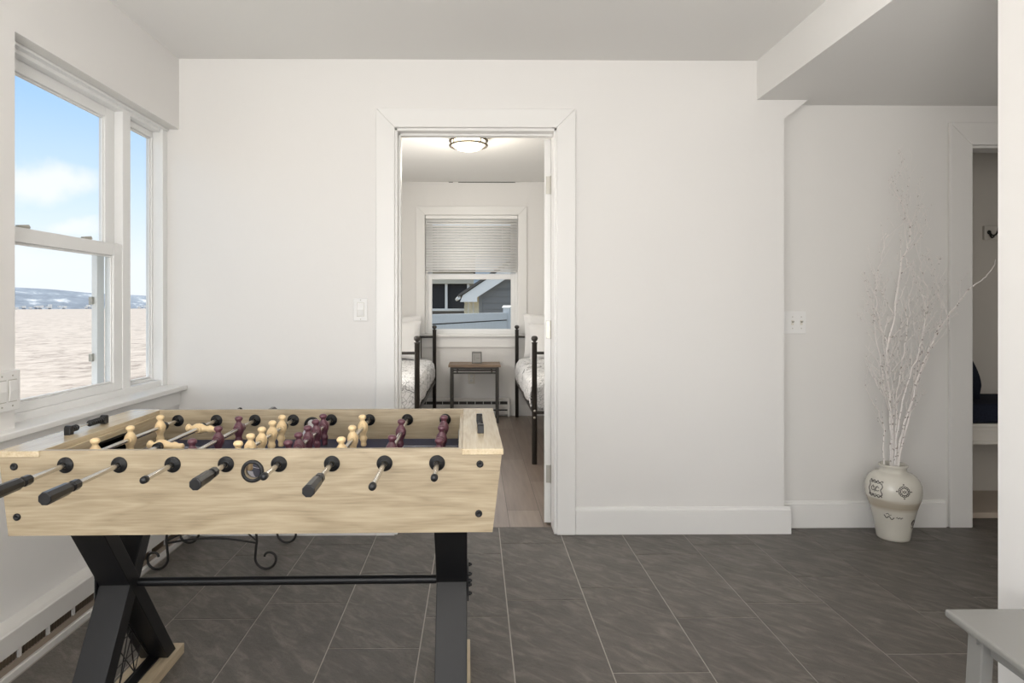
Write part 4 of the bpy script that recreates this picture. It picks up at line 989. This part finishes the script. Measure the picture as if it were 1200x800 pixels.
# neighbouring house with a gable, at the right of the view
def lap(m, p0, p1, z0, z1, step, out_v, off=.018):
    # horizontal lap boards on the wall from p0 to p1
    z = z0; p0 = Vector(p0); p1 = Vector(p1); o1 = Vector(out_v)
    while z < z1-1e-4:
        zt = min(z+step, z1)
        a = p0+o1*off; b_ = p1+o1*off
        m.add([(a.x, a.y, z), (b_.x, b_.y, z), (p1.x+o1.x*.003, p1.y+o1.y*.003, zt), (p0.x+o1.x*.003, p0.y+o1.y*.003, zt), (p0.x, p0.y, z), (p1.x, p1.y, z)], [(0, 1, 2, 3), (4, 5, 1, 0)])
        z += step
Ho = thing('gabled_house', 'grey sided gabled house with a cream side wall beyond the fence', 'house', (.09, 14.0, -.45))
m = MB(); m.prism([(0, 0), (5.2, 0), (5.2, 2.0), (2.6, 3.6), (0, 2.0)], 'y', .02, .12)
lap(m, (0, .02), (5.2, .02), 0, 2.0, .14, (0, -1))
z = 2.0
while z < 3.5:
    t_ = (z-2.0)/1.6; t2 = (min(z+.14, 3.6)-2)/1.6
    xa_, xb_ = 2.6*t_, 5.2-2.6*t_
    m.add([(xa_, .002, z), (xb_, .002, z), (xb_, .017, z+.14), (xa_, .017, z+.14)], [(0, 1, 2, 3)])
    z += .14
m.build('gable_wall', M['grey_siding'], Ho)
m = MB(); sp0 = Vector((0, .05)); sp1 = Vector((-.38, 3.4)); ov = (sp1-sp0).normalized(); ov = Vector((-ov.y, ov.x))
if ov.x > 0: ov = -ov
lap(m, sp0, sp1, 0, 1.98, .13, ov)
m.add([(sp0.x, sp0.y, 0), (sp1.x, sp1.y, 0), (sp1.x, sp1.y, 2.0), (sp0.x, sp0.y, 2.0)], [(0, 1, 2, 3)])
m.build('side_wall', M['white_siding'], Ho)
MB().box(-.012, .06, -.012, .06, 0, 1.98).build('corner_board', M['grey_siding'], Ho)
for f in (.28, .62):
    c = sp0.lerp(sp1, f)+ov*.02; MB().box(c.x-.03, c.x+.03, c.y-.03, c.y+.03, 0, 1.95).build('downpipe', M['house_white'], Ho)
# rake boards: sloping trim and roof
sl_ = 1.6/2.6
rk = MB().prism([(-.42, 1.70), (-.36, 1.84), (2.6, 3.84), (5.56, 1.84), (5.62, 1.62), (5.5, 1.62), (2.6, 3.50), (-.05, 1.80), (-.05, 1.70)], 'y', -.22, .02)
rk.build('rake_board', M['house_white'], Ho)
MB().prism([(-.46, 1.86), (2.6, 3.92), (5.66, 1.86), (5.66, 1.80), (2.6, 3.84), (-.46, 1.80)], 'y', -.26, 3.6).build('roof', M['roof'], Ho)
MB().tube([(-.45, -.20, 1.79), (-.60, 3.5, 1.79)], .042, 10).build('gutter', M['house_white'], Ho)
# farther house with big dark windows
Hw = thing('porch_house', 'farther house with wide dark screened windows and pale trim beyond the fence', 'house', (-1.9, 18.0, -.45))
MB().box(-1.6, 1.75, 0, 3, 0, 1.48).build('lower_wall', M['brown_siding'], Hw)
MB().box(-1.6, 1.72, .10, 3, 1.52, 2.24).build('screen', M['darkglass'], Hw)
MB().box(-1.6, 1.75, -.05, 3, 1.47, 1.54).build('window_sill', M['house_white'], Hw, bevel=.01)
for x in (-1.6, -.12, 1.08, 1.70): MB().box(x-.035, x+.035, -.02, .10, 1.54, 2.24).build('mullion', M['house_white'], Hw)
MB().box(-1.7, 1.85, -.12, 3, 2.24, 2.55).build('fascia', mat('cream_fascia', (.70, .66, .55), .6), Hw)
MB().prism([(-.4, 2.55), (-.4, 2.62), (1.8, 3.6), (3.4, 2.62), (3.4, 2.55)], 'x', -1.7, 1.9).build('roof', M['roof'], Hw)
Hb = thing('blue_house', 'pale blue sided house glimpsed between the two other houses', 'house', (.0, 24.0, -.45))
m = MB(); m.box(-1.6, 3.5, .02, 3, 0, 3.6); lap(m, (-1.6, .02), (3.5, .02), 0, 3.6, .2, (0, -1), .03); m.build('wall', M['blue_siding'], Hb)
MB().box(-.75, -.25, -.03, .02, 1.9, 2.9).build('window', M['darkglass'], Hb)
MB().prism([(-.4, 3.6), (1.5, 4.8), (3.4, 3.6)], 'x', -1.8, 3.7).build('roof', M['roof'], Hb)
